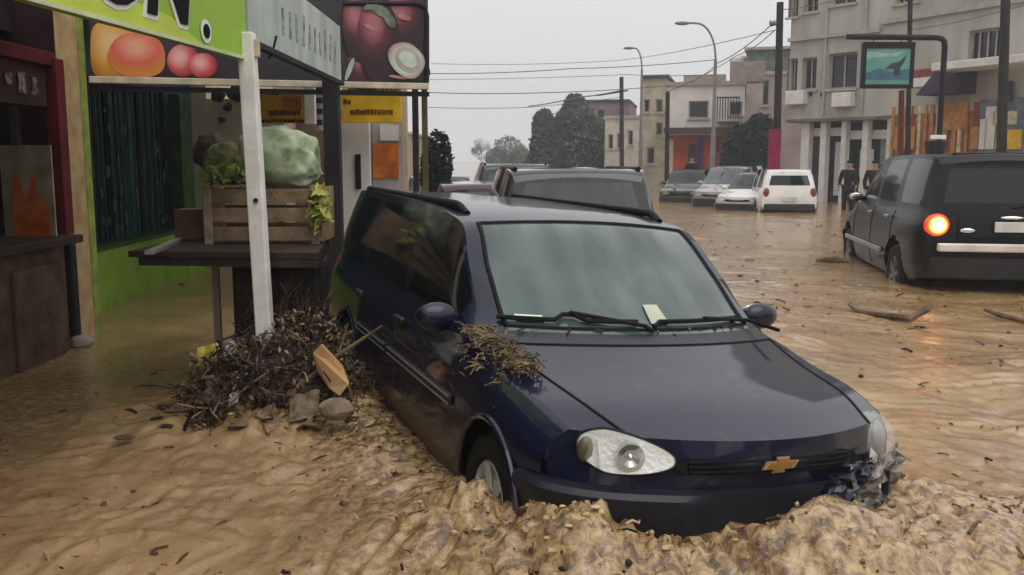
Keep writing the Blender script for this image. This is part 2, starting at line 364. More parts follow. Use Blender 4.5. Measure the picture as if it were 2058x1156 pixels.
    for a, b in windows: cls[(VV > 4.07) & (VV < 4.93) & (UU > a) & (UU < b)] = 5
    if hero:
        cls[(VV < 4.07) & (VV > .9) & (UU > doors[0][0]) & (UU < doors[0][1])] = 6
        cls[(VV < 4.07) & (VV > .9) & (UU > doors[1][0]) & (UU < doors[1][1])] = 7
    cls[hole] = -1
    nu, nv = cls.shape
    def emit_cells(mb, k, side):
        idx = {}
        A = G if side > 0 else G * [1, -1, 1]
        for i, j in zip(*np.where(cls == k)):
            q = []
            for (a, b) in ((i, j), (i, j + 1), (i + 1, j + 1), (i + 1, j)):
                if (a, b) not in idx: idx[(a, b)] = len(mb.v); mb.v.append(tuple(A[a, b]))
                q.append(idx[(a, b)])
            mb.f.append(tuple(q)); mb.mi.append(0)
    def surf(nm, k, m, sides=(1, -1), parent=None, sharp=35):
        mb = MB()
        for s in sides: emit_cells(mb, k, s)
        if mb.f: return mb.build(nm, m, parent or root, local=True, smooth=True, sharp=sharp, weld=.0006)
    trim = trim or M_trim; sidem = sidem or glassm
    body = MB()
    for s in (1, -1): emit_cells(body, 0, s)
    # ---- tail panel
    if rear:
        E = G[-1]; jb = ka + kb
        rws = []
        for j in range(jb + 1):
            p = E[j]; t = np.linspace(1, -1, 13)
            rws.append(np.stack([p[0] - .05 * (1 - t ** 2), p[1] * t, np.full(13, p[2])], 1))
        rws = np.array(rws); rv = vs[:jb + 1]
        gl = lambda i, j: rear_v[0] < (rv[i] + rv[i + 1]) / 2 < rear_v[1] and 0 < j < 11
        body.grid(rws, keep=lambda i, j: not gl(i, j))
        g2 = MB().grid(rws, keep=gl); g2.build('rear_window', sidem, root, local=True, smooth=True, weld=.0006)
        top = E[jb:]; full = np.vstack([top, (top[:-1] * [1, -1, 1])[::-1]])
        low = np.array([[np.interp(p[1], [-E[jb][1], E[jb][1]], [0, 1]), 0, 0] for p in full])
        lowp = np.stack([E[jb][0] - .05 * (1 - (full[:, 1] / E[jb][1]) ** 2), full[:, 1], np.full(len(full), E[jb][2])], 1)
        body.grid(np.array([full, lowp]))
    bo = body.build('body', paintm, root, local=True, smooth=True, sharp=35, weld=.0006)
    surf('bonnet', 1, paintm); surf('windscreen_cowl', 2, trim); ws = surf('windscreen', 3, glassm)
    ro = surf('roof', 4, paintm)
    for s in (1, -1): surf('side_window', 5, sidem, (s,))
    if hero:
        for s in (1, -1):
            for k in (6, 7):
                d = surf('door', k, paintm, (s,))
                x0 = float(fx(-1.28 if k == 6 else -2.12)); zz = float(fz(.80)); yy = .80 * ys * s
                h = MB().box((x0, yy, zz), (.14, .03, .035)); h.build('handle', trim, d, local=True, bevel=.008)
    # ---- inner wheel houses, underbody and cabin floor keep the light out
    inn = MB(); zb = float(fz(.2))
    inn.box((float(fx(-1.3)), 0, zb + .12), (float(fx(.3) - fx(-3.0)), 1.2 * ys, .1))
    for (wx, wz) in wheels:
        for s in (1, -1):
            inn.lathe((wx, .50 * ys * s, wz), (0, s, 0), [(0, .02), (0, R_ * 1.02), (.22 * ys, R_ * 1.02)], 24)
    inn.build('underbody', M_black, root, local=True)
    if front: front_end(root, fx, fz, ys, G, paintm, trim, hero)
    if detail or hero:
        dash = MB(); dash.box((float(fx(-.55)), 0, float(fz(.86))), (.36, 1.30 * ys, .12)); dash.build('dashboard', M_black, root, local=True, bevel=.03)
        for s in (1, -1):
            se = MB(); xx = float(fx(-1.35))
            se.bar((xx + .1, .34 * s * ys, float(fz(.50))), (xx - .18, .34 * s * ys, float(fz(1.08))), .44 * ys, .11, up=(1, 0, .3))
            se.box((xx + .2, .34 * s * ys, float(fz(.5))), (.46, .46 * ys, .12))
            so = se.build('seat', M_seat, root, local=True, bevel=.04)
            MB().blob((xx - .2, .34 * s * ys, float(fz(1.18))), (.05, .13, .09)).build('headrest', M_seat, so, local=True, smooth=True)
        sw = MB(); c0 = Vector((float(fx(-.83)), .34 * ys, float(fz(.92))))
        sw.tube([c0 + Vector((-.08 * math.sin(t), .18 * math.cos(t), .16 * math.sin(t))) for t in np.linspace(0, 6.283, 25)], .014, 8)
        sw.bar(c0 + Vector((0, -.17, 0)), c0 + Vector((0, .17, 0)), .03, .03)
        sw.build('steering_wheel', M_black, root, local=True, smooth=True)
    for (wx, wz) in wheels:
        for s in (1, -1):
            tyre_rim(root, wx, .70 * ys * s, wheel_r, .17 * ys, 0, 0, rimm or M_rim, M_tyre)
    # mirrors
    for s in (1, -1):
        mm = MB(); c0 = Vector((float(fx(-.60)), .825 * ys * s, float(fz(.965))))
        mm.blob(c0, (.05, .10 * ys, .064), 14, 9); mm.bar(c0 + Vector((.02, -.06 * s, -.03)), Vector((c0.x + .05, .72 * ys * s, c0.z - .04)), .04, .05)
        mo = mm.build('side_mirror', paintm, root, local=True, smooth=True, sharp=60)
        MB().blob(c0 + Vector((-.046, 0, 0)), (.010, .085 * ys, .052), 14, 9).build('mirror_glass', M_chrome, mo, local=True, smooth=True)
    if rails:
        for s in (1, -1):
            rr = MB(); y0 = .545 * ys * s
            xs = [float(fx(v)) for v in (-1.12, -1.25, -1.5, -2.0, -2.5, -2.8, -2.95)]
            zr = [float(fz(v)) for v in (1.405, 1.48, 1.545, 1.59, 1.60, 1.575, 1.45)]
            rr.tube(herm(np.array([(a, y0 * (1 - .02 * (i in (0, 6))), b) for i, (a, b) in enumerate(zip(xs, zr))]), np.linspace(0, 6, 25)), .021, 10)
            rr.bar((xs[3], y0, zr[3] - .08), (xs[3], y0, zr[3]), .05, .03)
            rr.build('roof_rail', M_black, root, local=True, smooth=True)
    if rear:
        xr = float(fx(-3.28)); 
        for s in (1, -1):
            tl = MB(); zc = float(fz(.80)); hh = float(fz(.95) - fz(.66)) / 2
            tl.blob((xr + .045, .605 * ys * s, zc), (.05, .085 * ys, hh), 14, 9)
            if tail_on: tl = MB(); tl.blob((xr + .05, .60 * ys * s, zc - .01), (.085, .115 * ys, hh * .80), 16, 11)
            lamp_ = tl.build('tail_lamp', M_tail_on if (tail_on and s > 0) else M_tail, root, local=True, smooth=True)
            
        bp = MB(); zt = float(fz(.50)); zl = float(fz(.27))
        prof = [(0, zl), (.05, zl + .02), (.075, (zl + zt) / 2), (.06, zt - .02), (0, zt)]
        t = np.linspace(-1, 1, 17)
        bp.grid(np.array([[(xr + .07 - dx - .05 * (1 - a * a) + (.1 if abs(a) == 1 else 0), .73 * ys * a, z) for dx, z in prof] for a in t]))
        bp.build('rear_bumper', trim, root, local=True, smooth=True, sharp=50)
        if plate:
            MB().box((xr - .055, 0, float(fz(.62))), (.02, .40, .12)).build('number_plate', M_plate, root, local=True, bevel=.004)
    return root, G, us, vs, fx, fz

# ---- nose: plan curve of the front, as x over |y|
PY = [0, .25, .45, .60, .68, .72, .745]; PX = [.735, .712, .655, .575, .50, .44, .30]
def front_end(root, fx, fz, ys, G, paintm, trim, hero):
    n = 73 if hero else 25
    th = np.linspace(-1, 1, n)
    yy = .745 * np.sin(th * math.pi / 2)
    def xf(y): return np.interp(abs(y), PY, PX)
    # smoother plan curve
    kk = herm(np.array(list(zip(PY, PX))), np.linspace(0, 6, 80)); 
    def xf(y): return float(np.interp(abs(y), kk[:, 0], kk[:, 1]))
    def pt(y, z, out=0.0):
        x = xf(y); s = 1 if y >= 0 else -1
        dx = (xf(abs(y) + .01) - xf(abs(y) - .01 if abs(y) > .01 else .0)) / .02
        nrm = Vector((1, -dx * s, 0)).normalized()
        p = Vector((x - .045 * min(1, max(0, (z - .50) / .20)), y, z)) + nrm * out
        return (float(fx(p.x)), p.y * ys, float(fz(p.z)))
    ZT = lambda y: float(np.interp(abs(y), [0, .25, .5, .665, .725, .745], [.695, .69, .675, .665, .60, .52]))
    # nose panel under the bonnet lip
    nose = MB(); rowsz = np.linspace(0, 1, 7)
    gr_t = lambda y: abs(y) < .33
    E0 = G[0]; o_ = np.argsort(E0[:, 1]); ey, ex, ez = E0[o_, 1], E0[o_, 0], E0[o_, 2]
    keep_ = ez > float(fz(.50)); ey, ex, ez = ey[keep_], ex[keep_], ez[keep_]
    A = []
    for y in yy:
        yw = abs(y) * ys; top = np.array([np.interp(yw, ey, ex), y * ys, np.interp(yw, ey, ez)]); bot = np.array(pt(y, .47, 0)); row = []
        for t in rowsz:
            p = bot * (1 - t) + top * t; p[0] += .012 * math.sin(math.pi * t) * max(0, min(1, (.36 - abs(y)) / .08)); row.append(p)
        A.append(row)
    nose.grid(np.array(A)); nose.build('nose_panel', paintm, root, local=True, smooth=True, sharp=50)
    g = MB(); e = np.linspace(0, 2 * math.pi, 40)
    def oval(cy, cz, ry, rz, out, p=3.0):
        return [pt(cy + ry * math.copysign(abs(math.cos(a)) ** (2 / p), math.cos(a)), cz + rz * math.copysign(abs(math.sin(a)) ** (2 / p), math.sin(a)), out) for a in e[:-1]]
    def patch(mb, cy, cz, ry, rz, o0, o1, p=3.0, rings=(1, .8, .5, .2)):
        rs = [oval(cy, cz, ry * k, rz * k, o0 + (o1 - o0) * (1 - k), p) for k in rings]; m = 39
        k0 = len(mb.v)
        fs = [(i * m + j, i * m + (j + 1) % m, (i + 1) * m + (j + 1) % m, (i + 1) * m + j) for i in range(len(rs) - 1) for j in range(m)]
        fs.append(tuple((len(rs) - 1) * m + j for j in range(m)))
        mb.add([q for r in rs for q in r], fs)
    patch(g, 0, .592, .36, .043, .030, .032)
    go = g.build('grille', M_grille, root, local=True, smooth=False)
    sl = MB()
    for zz in (.572, .592, .612): sl.tube([pt(y, zz, .034) for y in np.linspace(-.32, .32, 17)], .006, 6)
    sl.build('grille_bar', M_black, go, local=True, smooth=True)
    # head lamps
    hs = (1, -1)
    for s in hs:
        if hero and s > 0: continue
        lens = MB(); outl = []
        m = 56
        for a in np.linspace(0, 2 * math.pi, m + 1)[:-1]:
            ca, sa = math.cos(a), math.sin(a)
            y = .500 + .142 * math.copysign(abs(ca) ** .85, ca)               # .37 (inner) to .72 (outer)
            k = (y - .358) / .284
            zc = .612 + .040 * k; hz = .050 + .047 * min(1, k * 1.35) * (1 - max(0, k - .8) * .5)
            z = zc + hz * math.copysign(abs(sa) ** .8, sa); outl.append((y, z))
        cy = .51; cz = .64
        def ring(k, o): return [pt(s * (cy + (y - cy) * k), cz + (z - cz) * k, o) for y, z in outl]
        rs = [ring(1.06, .006), ring(1.05, .024), ring(1.0, .026)]
        fs = [(i * m + j, i * m + (j + 1) % m, (i + 1) * m + (j + 1) % m, (i + 1) * m + j) for i in range(2) for j in range(m)]
        bz = MB().add([q for r in rs for q in r], fs); ho = bz.build('headlight', M_black, root, local=True, smooth=True, sharp=60)
        rs = [ring(1.0, .026), ring(.9, .036), ring(.6, .043), ring(.25, .046)]
        fs = [(i * m + j, i * m + (j + 1) % m, (i + 1) * m + (j + 1) % m, (i + 1) * m + j) for i in range(3) for j in range(m)] + [tuple(3 * m + j for j in range(m))]
        MB().add([q for r in rs for q in r], fs).build('lens', M_lens, ho, local=True, smooth=True)
        if hero:
            rf = MB(); rs = [ring(.97, .024), ring(.8, .019), ring(.4, .015), ring(.1, .013)]
            rf.add([q for r in rs for q in r], fs); rf.build('reflector', M_reflect, ho, local=True, smooth=True)
            MB().tube([pt(s * .585, .575 + .115 * t, .030) for t in np.linspace(0, 1, 8)], .006, 6).build('lamp_divider', M_reflect, ho, local=True)
            MB().blob(pt(s * .622, .635, .018), (.022, .03, .045)).build('indicator_bulb', M_amber, ho, local=True, smooth=True)
            MB().lathe(pt(s * .50, .622, .012), (1, .25 * s, 0), [(0, .05), (.022, .047), (.024, .03), (.012, .012), (.02, .001)], 20).build('bulb_housing', M_chrome, ho, local=True, smooth=True)
    # bumper
    b = MB(); prof = [(.005, .20), (.03, .215), (.042, .27), (.05, .34), (.056, .42), (.066, .455), (.066, .475), (.05, .492), (.0, .497)]
    ymax = .31 if hero else 1
    ybs = [y for y in yy if y <= ymax]
    b.grid(np.array([[pt(y, z, o) for o, z in prof] for y in ybs]))
    b.build('front_bumper', trim, root, local=True, smooth=True, sharp=28)
    if hero:
        ib = MB(); patch(ib, 0, .30, .30, .045, .054, .052); ib.build('air_intake', M_black, root, local=True)
        em = MB(); x0, _, z0 = pt(0, .597, .040)
        def bow(k, dx):   # flat cross badge: wide bar with a taller centre
            w_, h_, c_, hh = .085 * k, .018 * k, .034 * k, .036 * k
            return [(x0 + dx, -w_ - .01, z0 - h_), (x0 + dx, -c_ - .008, z0 - h_), (x0 + dx, -c_ - .008, z0 - hh * .95), (x0 + dx, c_ - .008, z0 - hh * .95), (x0 + dx, c_ - .008, z0 - h_), (x0 + dx, w_ - .01, z0 - h_),
                    (x0 + dx, w_ + .01, z0 + h_), (x0 + dx, c_ + .008, z0 + h_), (x0 + dx, c_ + .008, z0 + hh), (x0 + dx, -c_ + .008, z0 + hh), (x0 + dx, -c_ + .008, z0 + h_), (x0 + dx, -w_ + .01, z0 + h_)]
        em.prism(bow(.78, 0), (.010, 0, 0)); eo = em.build('badge', M_chrome, root, local=True)
        MB().prism(bow(.64, .0095), (.005, 0, 0)).build('badge_inlay', M_gold, eo, local=True)
    root['_pt'] = 0; del root['_pt']
    return pt

# ================================================================= MATERIAL SET
M_black = mat('matt_black', (.008, .008, .009), .55)
M_trim = mat('black_plastic', (.016, .017, .020), .38, var=.3, scale=12)
M_tyre = mat('rubber', (.018, .017, .016), .75, bump=.2, bscale=90)
M_rim = mat('alloy', (.35, .35, .36), .35, metal=.9)
M_chrome = mat('chrome', (.6, .6, .6), .12, metal=1)
M_gold = mat('gold_badge', (.45, .25, .06), .3, metal=.7)
M_grille = mat('grille_mesh', (.006, .006, .008), .5)
M_seat = mat('seat_cloth', (.05, .052, .055), .9)
M_reflect = mat('lamp_reflector', (.86, .87, .83), .25, metal=.1, bump=.5, bscale=60)
M_amber = mat('amber', (.10, .08, .045), .3)
M_tail = mat('tail_red', (.22, .012, .012), .2, coat=.6)
M_tail_on = mat('tail_lit', (.6, .03, .02), .2, emit=(1, .09, .02), estr=4)

def lit_lamp():
    """lit tail lamp: hot bulb behind the middle of a red lens"""
    n = M_tail_on.node_tree.nodes; l = M_tail_on.node_tree.links; b = n['Principled BSDF']
    tc = n.new('ShaderNodeTexCoord'); mp = n.new('ShaderNodeMapping'); mp.vector_type = 'TEXTURE'; mp.inputs['Location'].default_value = (.5, .5, .52); mp.inputs['Scale'].default_value = (4, .5, .5); l.new(tc.outputs['Generated'], mp.inputs[0])
    g = n.new('ShaderNodeTexGradient'); g.gradient_type = 'SPHERICAL'; l.new(mp.outputs[0], g.inputs[0])
    r = n.new('ShaderNodeValToRGB'); e = r.color_ramp.elements; e[0].position = .02; e[0].color = (.10, .002, .001, 1); e[1].position = .8; e[1].color = (1.6, 1.15, .55, 1)
    q = e.new(.22); q.color = (.55, .03, .006, 1); q = e.new(.45); q.color = (1.1, .36, .06, 1)
    l.new(g.outputs['Fac'], r.inputs[0]); l.new(r.outputs[0], b.inputs['Emission Color']); b.inputs['Emission Strength'].default_value = 4.5
lit_lamp()
M_plate = mat('plate', (.6, .6, .58), .5)
M_lens = fogged('lamp_lens', (.80, .82, .76), (.12, .32), .08)
M_screen = fogged('windscreen_mist', (.085, .128, .126), (.50, .92), .10)
M_dark_glass = mat('tinted_glass', (.006, .007, .008), .08, coat=0, spec=.45)
M_rear_glass = fogged('rear_glass', (.045, .056, .058), (.7, .92), .06)
P_navy = paint('navy_paint', (.006, .0085, .026), .26, rough=.4, coat=.8); add_tide(P_navy, .38)
P_black = paint('black_paint', (.010, .008, .009), .22, rough=.3, coat=.22, ior=1.4)
P_silver = paint('silver_paint', (.42, .43, .44), .5, rough=.3, metal=.3)
P_white = paint('white_paint', (.70, .69, .66), .35)
P_maroon = paint('maroon_paint', (.045, .016, .02), .3)
P_dkgrey = paint('dark_grey_paint', (.03, .032, .034), .3); P_slate = paint('slate_paint', (.030, .033, .034), .4, rough=.3)
P_green = paint('green_paint', (.014, .036, .027), .4)
P_pink = paint('dull_silver_paint', (.34, .31, .30), .4)
M_wood = mat('grey_brown_wood', (.16, .11, .07), .8, var=.45, scale=6, stretch=(1, 1, 9), bump=.3)
M_crate = mat('crate_wood', (.26, .18, .11), .85, var=.4, scale=9, bump=.3, bscale=60)
M_dkwood = mat('dark_wet_wood', (.045, .032, .025), .6, var=.4, scale=7, bump=.3)
M_steel = mat('galvanised', (.35, .35, .34), .5, metal=.6)
M_post = mat('dark_post', (.022, .02, .024), .55, var=.4)
M_white_pole = mat('white_pole', (.78, .76, .70), .55, var=.12, scale=9, bump=.15, bscale=30)
M_cream = mat('cream_paint', (.52, .45, .33), .65, var=.2, scale=6, bump=.1)

# ================================================================= GROUND AND WATER
SDIR = Vector((-.074, .997, 0)); SRT = Vector((.997, .074, 0))
CAR_LOC = Vector((.617, 3.585, -.17)); CAR_YAW = .3766; CAR_ROLL = -.060
_f = Vector((math.sin(CAR_YAW), -math.cos(CAR_YAW), 0)); _l = Vector((math.cos(CAR_YAW), math.sin(CAR_YAW), 0))
def carw(x, y, z=0): return CAR_LOC + _f * x + _l * y + Vector((0, 0, z))
def seg_d(x, y, a, b):
    ax, ay = a[0], a[1]; dx, dy = b[0] - ax, b[1] - ay; t = np.clip(((x - ax) * dx + (y - ay) * dy) / (dx * dx + dy * dy), 0, 1)
    return np.hypot(x - ax - t * dx, y - ay - t * dy)
FR = [carw(.20, -.86), carw(.62, -.66), carw(.86, -.05), carw(.84, .35), carw(.62, .80)]
SIDE = [carw(.0, -.86), carw(-1.2, -.9), carw(-2.6, -.9)]
HEAP = Vector((-1.28, 4.85, 0))
def water_h(x, y):
    dist = np.hypot(x, y)
    near = np.clip(1.15 - dist / 14, .18, 1)
    fade = lambda lam: np.clip(2.6 - dist * .009 / lam * 2.6, 0, 1)
    # flow: runs along the street and swings round the car
    u = x + .55 * fbm(x * .5, y * .5, 2, 3) + .22 * fbm(x * 1.9, y * 1.9, 2, 6); v = y + .55 * fbm(x * .5 + 9, y * .5, 2, 5) + .22 * fbm(x * 1.9 + 5, y * 1.9, 2, 7)
    md = .35 + 1.3 * vnoise(x * .55 + 2, y * .42, 19)
    h = .022 * fbm(u * 1.1, v * .8, 3, 11) + .030 * md * (ridge(u * 2.2, v * 2.5, 4, 23) - .45) * near + .017 * md * (ridge(u * 5.6, v * 6.4, 3, 31) - .45) * near * fade(.15)
    h = h + .007 * fbm(u * 13, v * 20, 2, 41) * fade(.06) + .026 * (boils(u * 4 + .4 * fbm(u * 3, v * 3, 2, 83), v * 6.5, 65) - .5) * np.clip(fbm(u * .8, v * .8, 2, 84) * 2 + .35, 0, 1) * fade(.2)
    calm = 1 - .72 * np.clip((-x - .9) / 1.2, 0, 1) * np.clip((y - 3.6) / 1.0, 0, 1)
    h = h * calm
    d = np.minimum.reduce([seg_d(x, y, FR[i], FR[i + 1]) for i in range(len(FR) - 1)])
    w1 = u + .06 * fbm(u * 6, v * 6, 3, 81); w2 = v + .06 * fbm(u * 6 + 4, v * 6, 3, 82)
    lump = .40 * boils(w1 * 6.0, w2 * 7.0, 61) + .25 * boils(w1 * 13, w2 * 14, 62) +   .17 * boils(w1 * 27, w2 * 29, 63) + .12 * ridge(w1 * 4.2, w2 * 3.4, 3, 66) + .35 * (.5 + .8 * fbm(u * 2.6, v * 2.6, 2, 64))
    lump = 1.05 * np.tanh(lump / 1.05)
    pile = np.exp(-(d / .26) ** 2)
    lf = np.exp(-((x - FR[4][0]) ** 2 + (y - FR[4][1]) ** 2) / .20)
    h = h + pile * (.082 + .33 * (lump - .50)) * (1 - .40 * lf) + np.exp(-(d / .70) ** 2) * (.045 + .20 * (lump - .52))
    for (c, s, a) in ((carw(.98, .10), .22, .10), (carw(.66, -.80), .26, .10)):
        h = h + a * np.exp(-((x - c.x) ** 2 + (y - c.y) ** 2) / (s * s)) * (.3 + .9 * lump)
    ds = np.minimum.reduce([seg_d(x, y, SIDE[i], SIDE[i + 1]) for i in range(len(SIDE) - 1)])
    h = h + np.exp(-(ds / .28) ** 2) * (.04 + .13 * (lump - .45))
    dh = np.hypot((x - HEAP.x) * .9, y - HEAP.y)
    h = h + np.exp(-(dh / .62) ** 2) * (.13 + .10 * fbm(x * 5, y * 5, 4, 77)) + .03 * np.exp(-((dh - .9) / .25) ** 2) * ridge(u * 4, v * 4, 3, 79)
    return h
def lines(a, b, step):
    out = [a]
    while out[-1] < b: out.append(out[-1] + step(out[-1]))
    return np.array(out)
ysl = lines(.9, 900, lambda y: max(.016, .0058 * y) if y < 60 else y * .05)
xp = lines(0, 700, lambda x: .020 if x < 2.6 else .020 + (x - 2.6) * .018)
xsl = np.r_[-xp[:0:-1], xp]
XX, YY = np.meshgrid(xsl, ysl, indexing='ij')
HH = water_h(XX, YY)
me = bpy.data.meshes.new('flood_water'); nv = XX.size; nx, ny = XX.shape
me.vertices.add(nv); me.vertices.foreach_set('co', np.stack([XX, YY, HH], -1).astype(np.float32).ravel())
ii, jj = np.meshgrid(np.arange(nx - 1), np.arange(ny - 1), indexing='ij'); q = (ii * ny + jj).ravel()
quads = np.stack([q, q + ny, q + ny + 1, q + 1], -1).astype(np.int32)
me.loops.add(quads.size); me.loops.foreach_set('vertex_index', quads.ravel())
me.polygons.add(len(quads)); me.polygons.foreach_set('loop_start', (np.arange(len(quads)) * 4).astype(np.int32))
me.polygons.foreach_set('use_smooth', np.ones(len(quads), bool)); me.update(calc_edges=True)
def mud_material():
    m = mat('muddy_water', (.26, .152, .068), .13, scale=1.3, col2=(.45, .29, .137), detail=9, bump=0, contrast=(.34, .68), spec=.5)
    n = m.node_tree.nodes; l = m.node_tree.links; b = n['Principled BSDF']
    tc = n.new('ShaderNodeTexCoord'); old = b.inputs['Base Color'].links[0].from_socket
    # froth and silt streaks carried by the flow
    mp = n.new('ShaderNodeMapping'); mp.inputs['Scale'].default_value = (1.0, .55, 1); l.new(tc.outputs['Object'], mp.inputs[0])
    n1 = n.new('ShaderNodeTexNoise'); n1.inputs['Scale'].default_value = 7; n1.inputs['Detail'].default_value = 8; n1.inputs['Roughness'].default_value = .7; n1.inputs['Distortion'].default_value = 1.2
    l.new(mp.outputs[0], n1.inputs['Vector'])
    r1 = n.new('ShaderNodeValToRGB'); r1.color_ramp.elements[0].position = .52; r1.color_ramp.elements[1].position = .72; r1.color_ramp.elements[1].color = (.75, .75, .75, 1)
    l.new(n1.outputs['Fac'], r1.inputs[0])
    mx = n.new('ShaderNodeMix'); mx.data_type = 'RGBA'; mx.inputs[7].default_value = (.49, .345, .185, 1)
    l.new(r1.outputs[0], mx.inputs[0]); l.new(old, mx.inputs[6])
    n2 = n.new('ShaderNodeTexNoise'); n2.inputs['Scale'].default_value = 19; n2.inputs['Detail'].default_value = 6; n2.inputs['Roughness'].default_value = .75
    l.new(mp.outputs[0], n2.inputs['Vector'])
    r2 = n.new('ShaderNodeValToRGB'); r2.color_ramp.elements[0].position = .575; r2.color_ramp.elements[1].position = .70; r2.color_ramp.elements[1].color = (.8, .8, .8, 1)
    l.new(n2.outputs['Fac'], r2.inputs[0])
    m2 = n.new('ShaderNodeMix'); m2.data_type = 'RGBA'; m2.inputs[7].default_value = (.085, .055, .032, 1)
    l.new(r2.outputs[0], m2.inputs[0]); l.new(mx.outputs[2], m2.inputs[6]); 
    # churned froth: pale bubbles and silt, with the creases' shade painted as dark mottling
    ta = n.new('ShaderNodeAttribute'); ta.attribute_name = 'froth'
    nf = n.new('ShaderNodeTexNoise'); nf.inputs['Scale'].default_value = 19; nf.inputs['Detail'].default_value = 6; nf.inputs['Roughness'].default_value = .72; nf.inputs['Distortion'].default_value = .5; l.new(tc.outputs['Object'], nf.inputs['Vector'])
    rf = n.new('ShaderNodeValToRGB'); e = rf.color_ramp.elements; e[0].position = .40; e[0].color = (.05, .031, .017, 1); e[1].position = .60; e[1].color = (.50, .36, .185, 1); q = e.new(.49); q.color = (.28, .17, .078, 1)
    l.new(nf.outputs['Fac'], rf.inputs[0]); mf = n.new('ShaderNodeMix'); mf.data_type = 'RGBA'
    ml = n.new('ShaderNodeMath'); ml.operation = 'MULTIPLY'; ml.inputs[1].default_value = .85; l.new(ta.outputs['Fac'], ml.inputs[0]); l.new(ml.outputs[0], mf.inputs[0]); l.new(m2.outputs[2], mf.inputs[6]); l.new(rf.outputs[0], mf.inputs[7]); l.new(mf.outputs[2], b.inputs['Base Color'])
    b.inputs['Coat Weight'].default_value = .38; b.inputs['Coat Roughness'].default_value = .13; b.inputs['Coat IOR'].default_value = 1.33
    n3 = n.new('ShaderNodeTexNoise'); n3.inputs['Scale'].default_value = 26; n3.inputs['Detail'].default_value = 7; n3.inputs['Roughness'].default_value = .65
    l.new(tc.outputs['Object'], n3.inputs['Vector'])
    bp = n.new('ShaderNodeBump'); bp.inputs['Strength'].default_value = .25; bp.inputs['Distance'].default_value = .03
    l.new(n3.outputs['Fac'], bp.inputs['Height']); l.new(bp.outputs[0], b.inputs['Normal'])
    return m
at_ = me.attributes.new('froth', 'FLOAT', 'POINT')
dd = np.minimum.reduce([seg_d(XX, YY, FR[i], FR[i + 1]) for i in range(len(FR) - 1)] + [seg_d(XX, YY, SIDE[0], SIDE[2]) * 1.3])
fr_ = np.exp(-(dd / .62) ** 2) + .55 * np.clip(fbm(XX * .7 + 3, YY * .5, 3, 95) * 2.2, 0, 1) * (YY < 14)
at_.data.foreach_set('value', np.clip(fr_, 0, 1).astype(np.float32).ravel())
M_mud = mud_material(); me.materials.append(M_mud)
wo = bpy.data.objects.new('flood_water', me); C.objects.link(wo); tag(wo, 'brown muddy flood water covering the street', kind='structure')
gm = MB().grid(np.array([[(-900, -30, -.45), (-900, 1500, -.45)], [(900, -30, -.45), (900, 1500, -.45)]]))
tag(gm.build('road', mat('asphalt', (.05, .048, .045), .9)), 'street surface under the flood water', kind='structure')

# ================================================================= THE STRANDED ESTATE CAR
hero, G_, us_, vs_, hfx, hfz = car('estate_car', 'dark navy estate car with roof rails and smashed front corner, stranded in the foreground water', 'car', CAR_LOC, CAR_YAW, CAR_ROLL, -.012,
    xk=[-3.62, -2.60, -1.0, -.40, 0, .665], zk=[0, .20, .53, .845, 1.33], tum=.62, paintm=P_navy, glassm=M_screen, sidem=M_dark_glass, hero=True, rails=True, rimm=mat('hub_cap', (.55, .55, .53), .4, metal=.2), plate=False)
def hp(x, y, z): return (float(hfx(x)), y, float(hfz(z)))
# shut lines of the bonnet and rubber round the windscreen
def u_index(u): return int(np.argmin(np.abs(us_ - u)))
def v_index(v): return int(np.argmin(np.abs(vs_ - v)))
j5 = v_index(5.0); jw = j5 + 1
bon = [o for o in hero.children if o.name.startswith('bonnet')][0]; wsc = [o for o in hero.children if o.name.startswith('windscreen') and 'cowl' not in o.name][0]
sl = MB()
for s in (1, -1):
    sl.tube([Vector(G_[i, j5]) * 1 if s > 0 else Vector((G_[i, j5, 0], -G_[i, j5, 1], G_[i, j5, 2])) for i in range(0, u_index(2.75))], .0055, 6)
i0 = u_index(2.72); sl.tube([Vector((G_[i0, j, 0], G_[i0, j, 1] * s, G_[i0, j, 2])) for s, js in ((1, range(j5, len(vs_))), (-1, range(len(vs_) - 2, j5 - 1, -1))) for j in js], .006, 6)
sl.build('shut_line', M_black, bon, local=True, smooth=True)
rb = MB(); ia, ib_ = u_index(3.06), u_index(4.95)
for s in (1, -1): rb.tube([Vector((G_[i, jw, 0], G_[i, jw, 1] * s, G_[i, jw, 2])) for i in range(ia, ib_ + 1)], .011, 8)
rb.tube([Vector((G_[ib_, j, 0], G_[ib_, j, 1] * s, G_[ib_, j, 2])) for s, js in ((1, range(jw, len(vs_))), (-1, range(len(vs_) - 2, jw - 1, -1))) for j in js], .010, 8)
rb.tube([Vector((G_[ia, j, 0], G_[ia, j, 1] * s, G_[ia, j, 2])) for s, js in ((1, range(jw, len(vs_))), (-1, range(len(vs_) - 2, jw - 1, -1))) for j in js], .009, 8)
rb.build('rubber_seal', M_black, wsc, local=True, smooth=True)
# creases pressed into the bonnet: two soft ribs
# rub strips along the doors
for s in (1, -1):
    for (xa, xb) in ((-.42, -1.42), (-1.48, -2.08)):
        b = MB(); b.bar(hp(xa, .806 * s, .56), hp(xb, .806 * s, .56), .02, .05); b.build('rub_strip', M_trim, hero, local=True, bevel=.008)
        b = MB()
        b.bar(hp(xa, .818 * s, .580), hp(xb, .818 * s, .580), .004, .006); b.bar(hp(xa, .818 * s, .540), hp(xb, .818 * s, .540), .004, .006)
        b.build('trim_line', M_steel, hero, local=True)
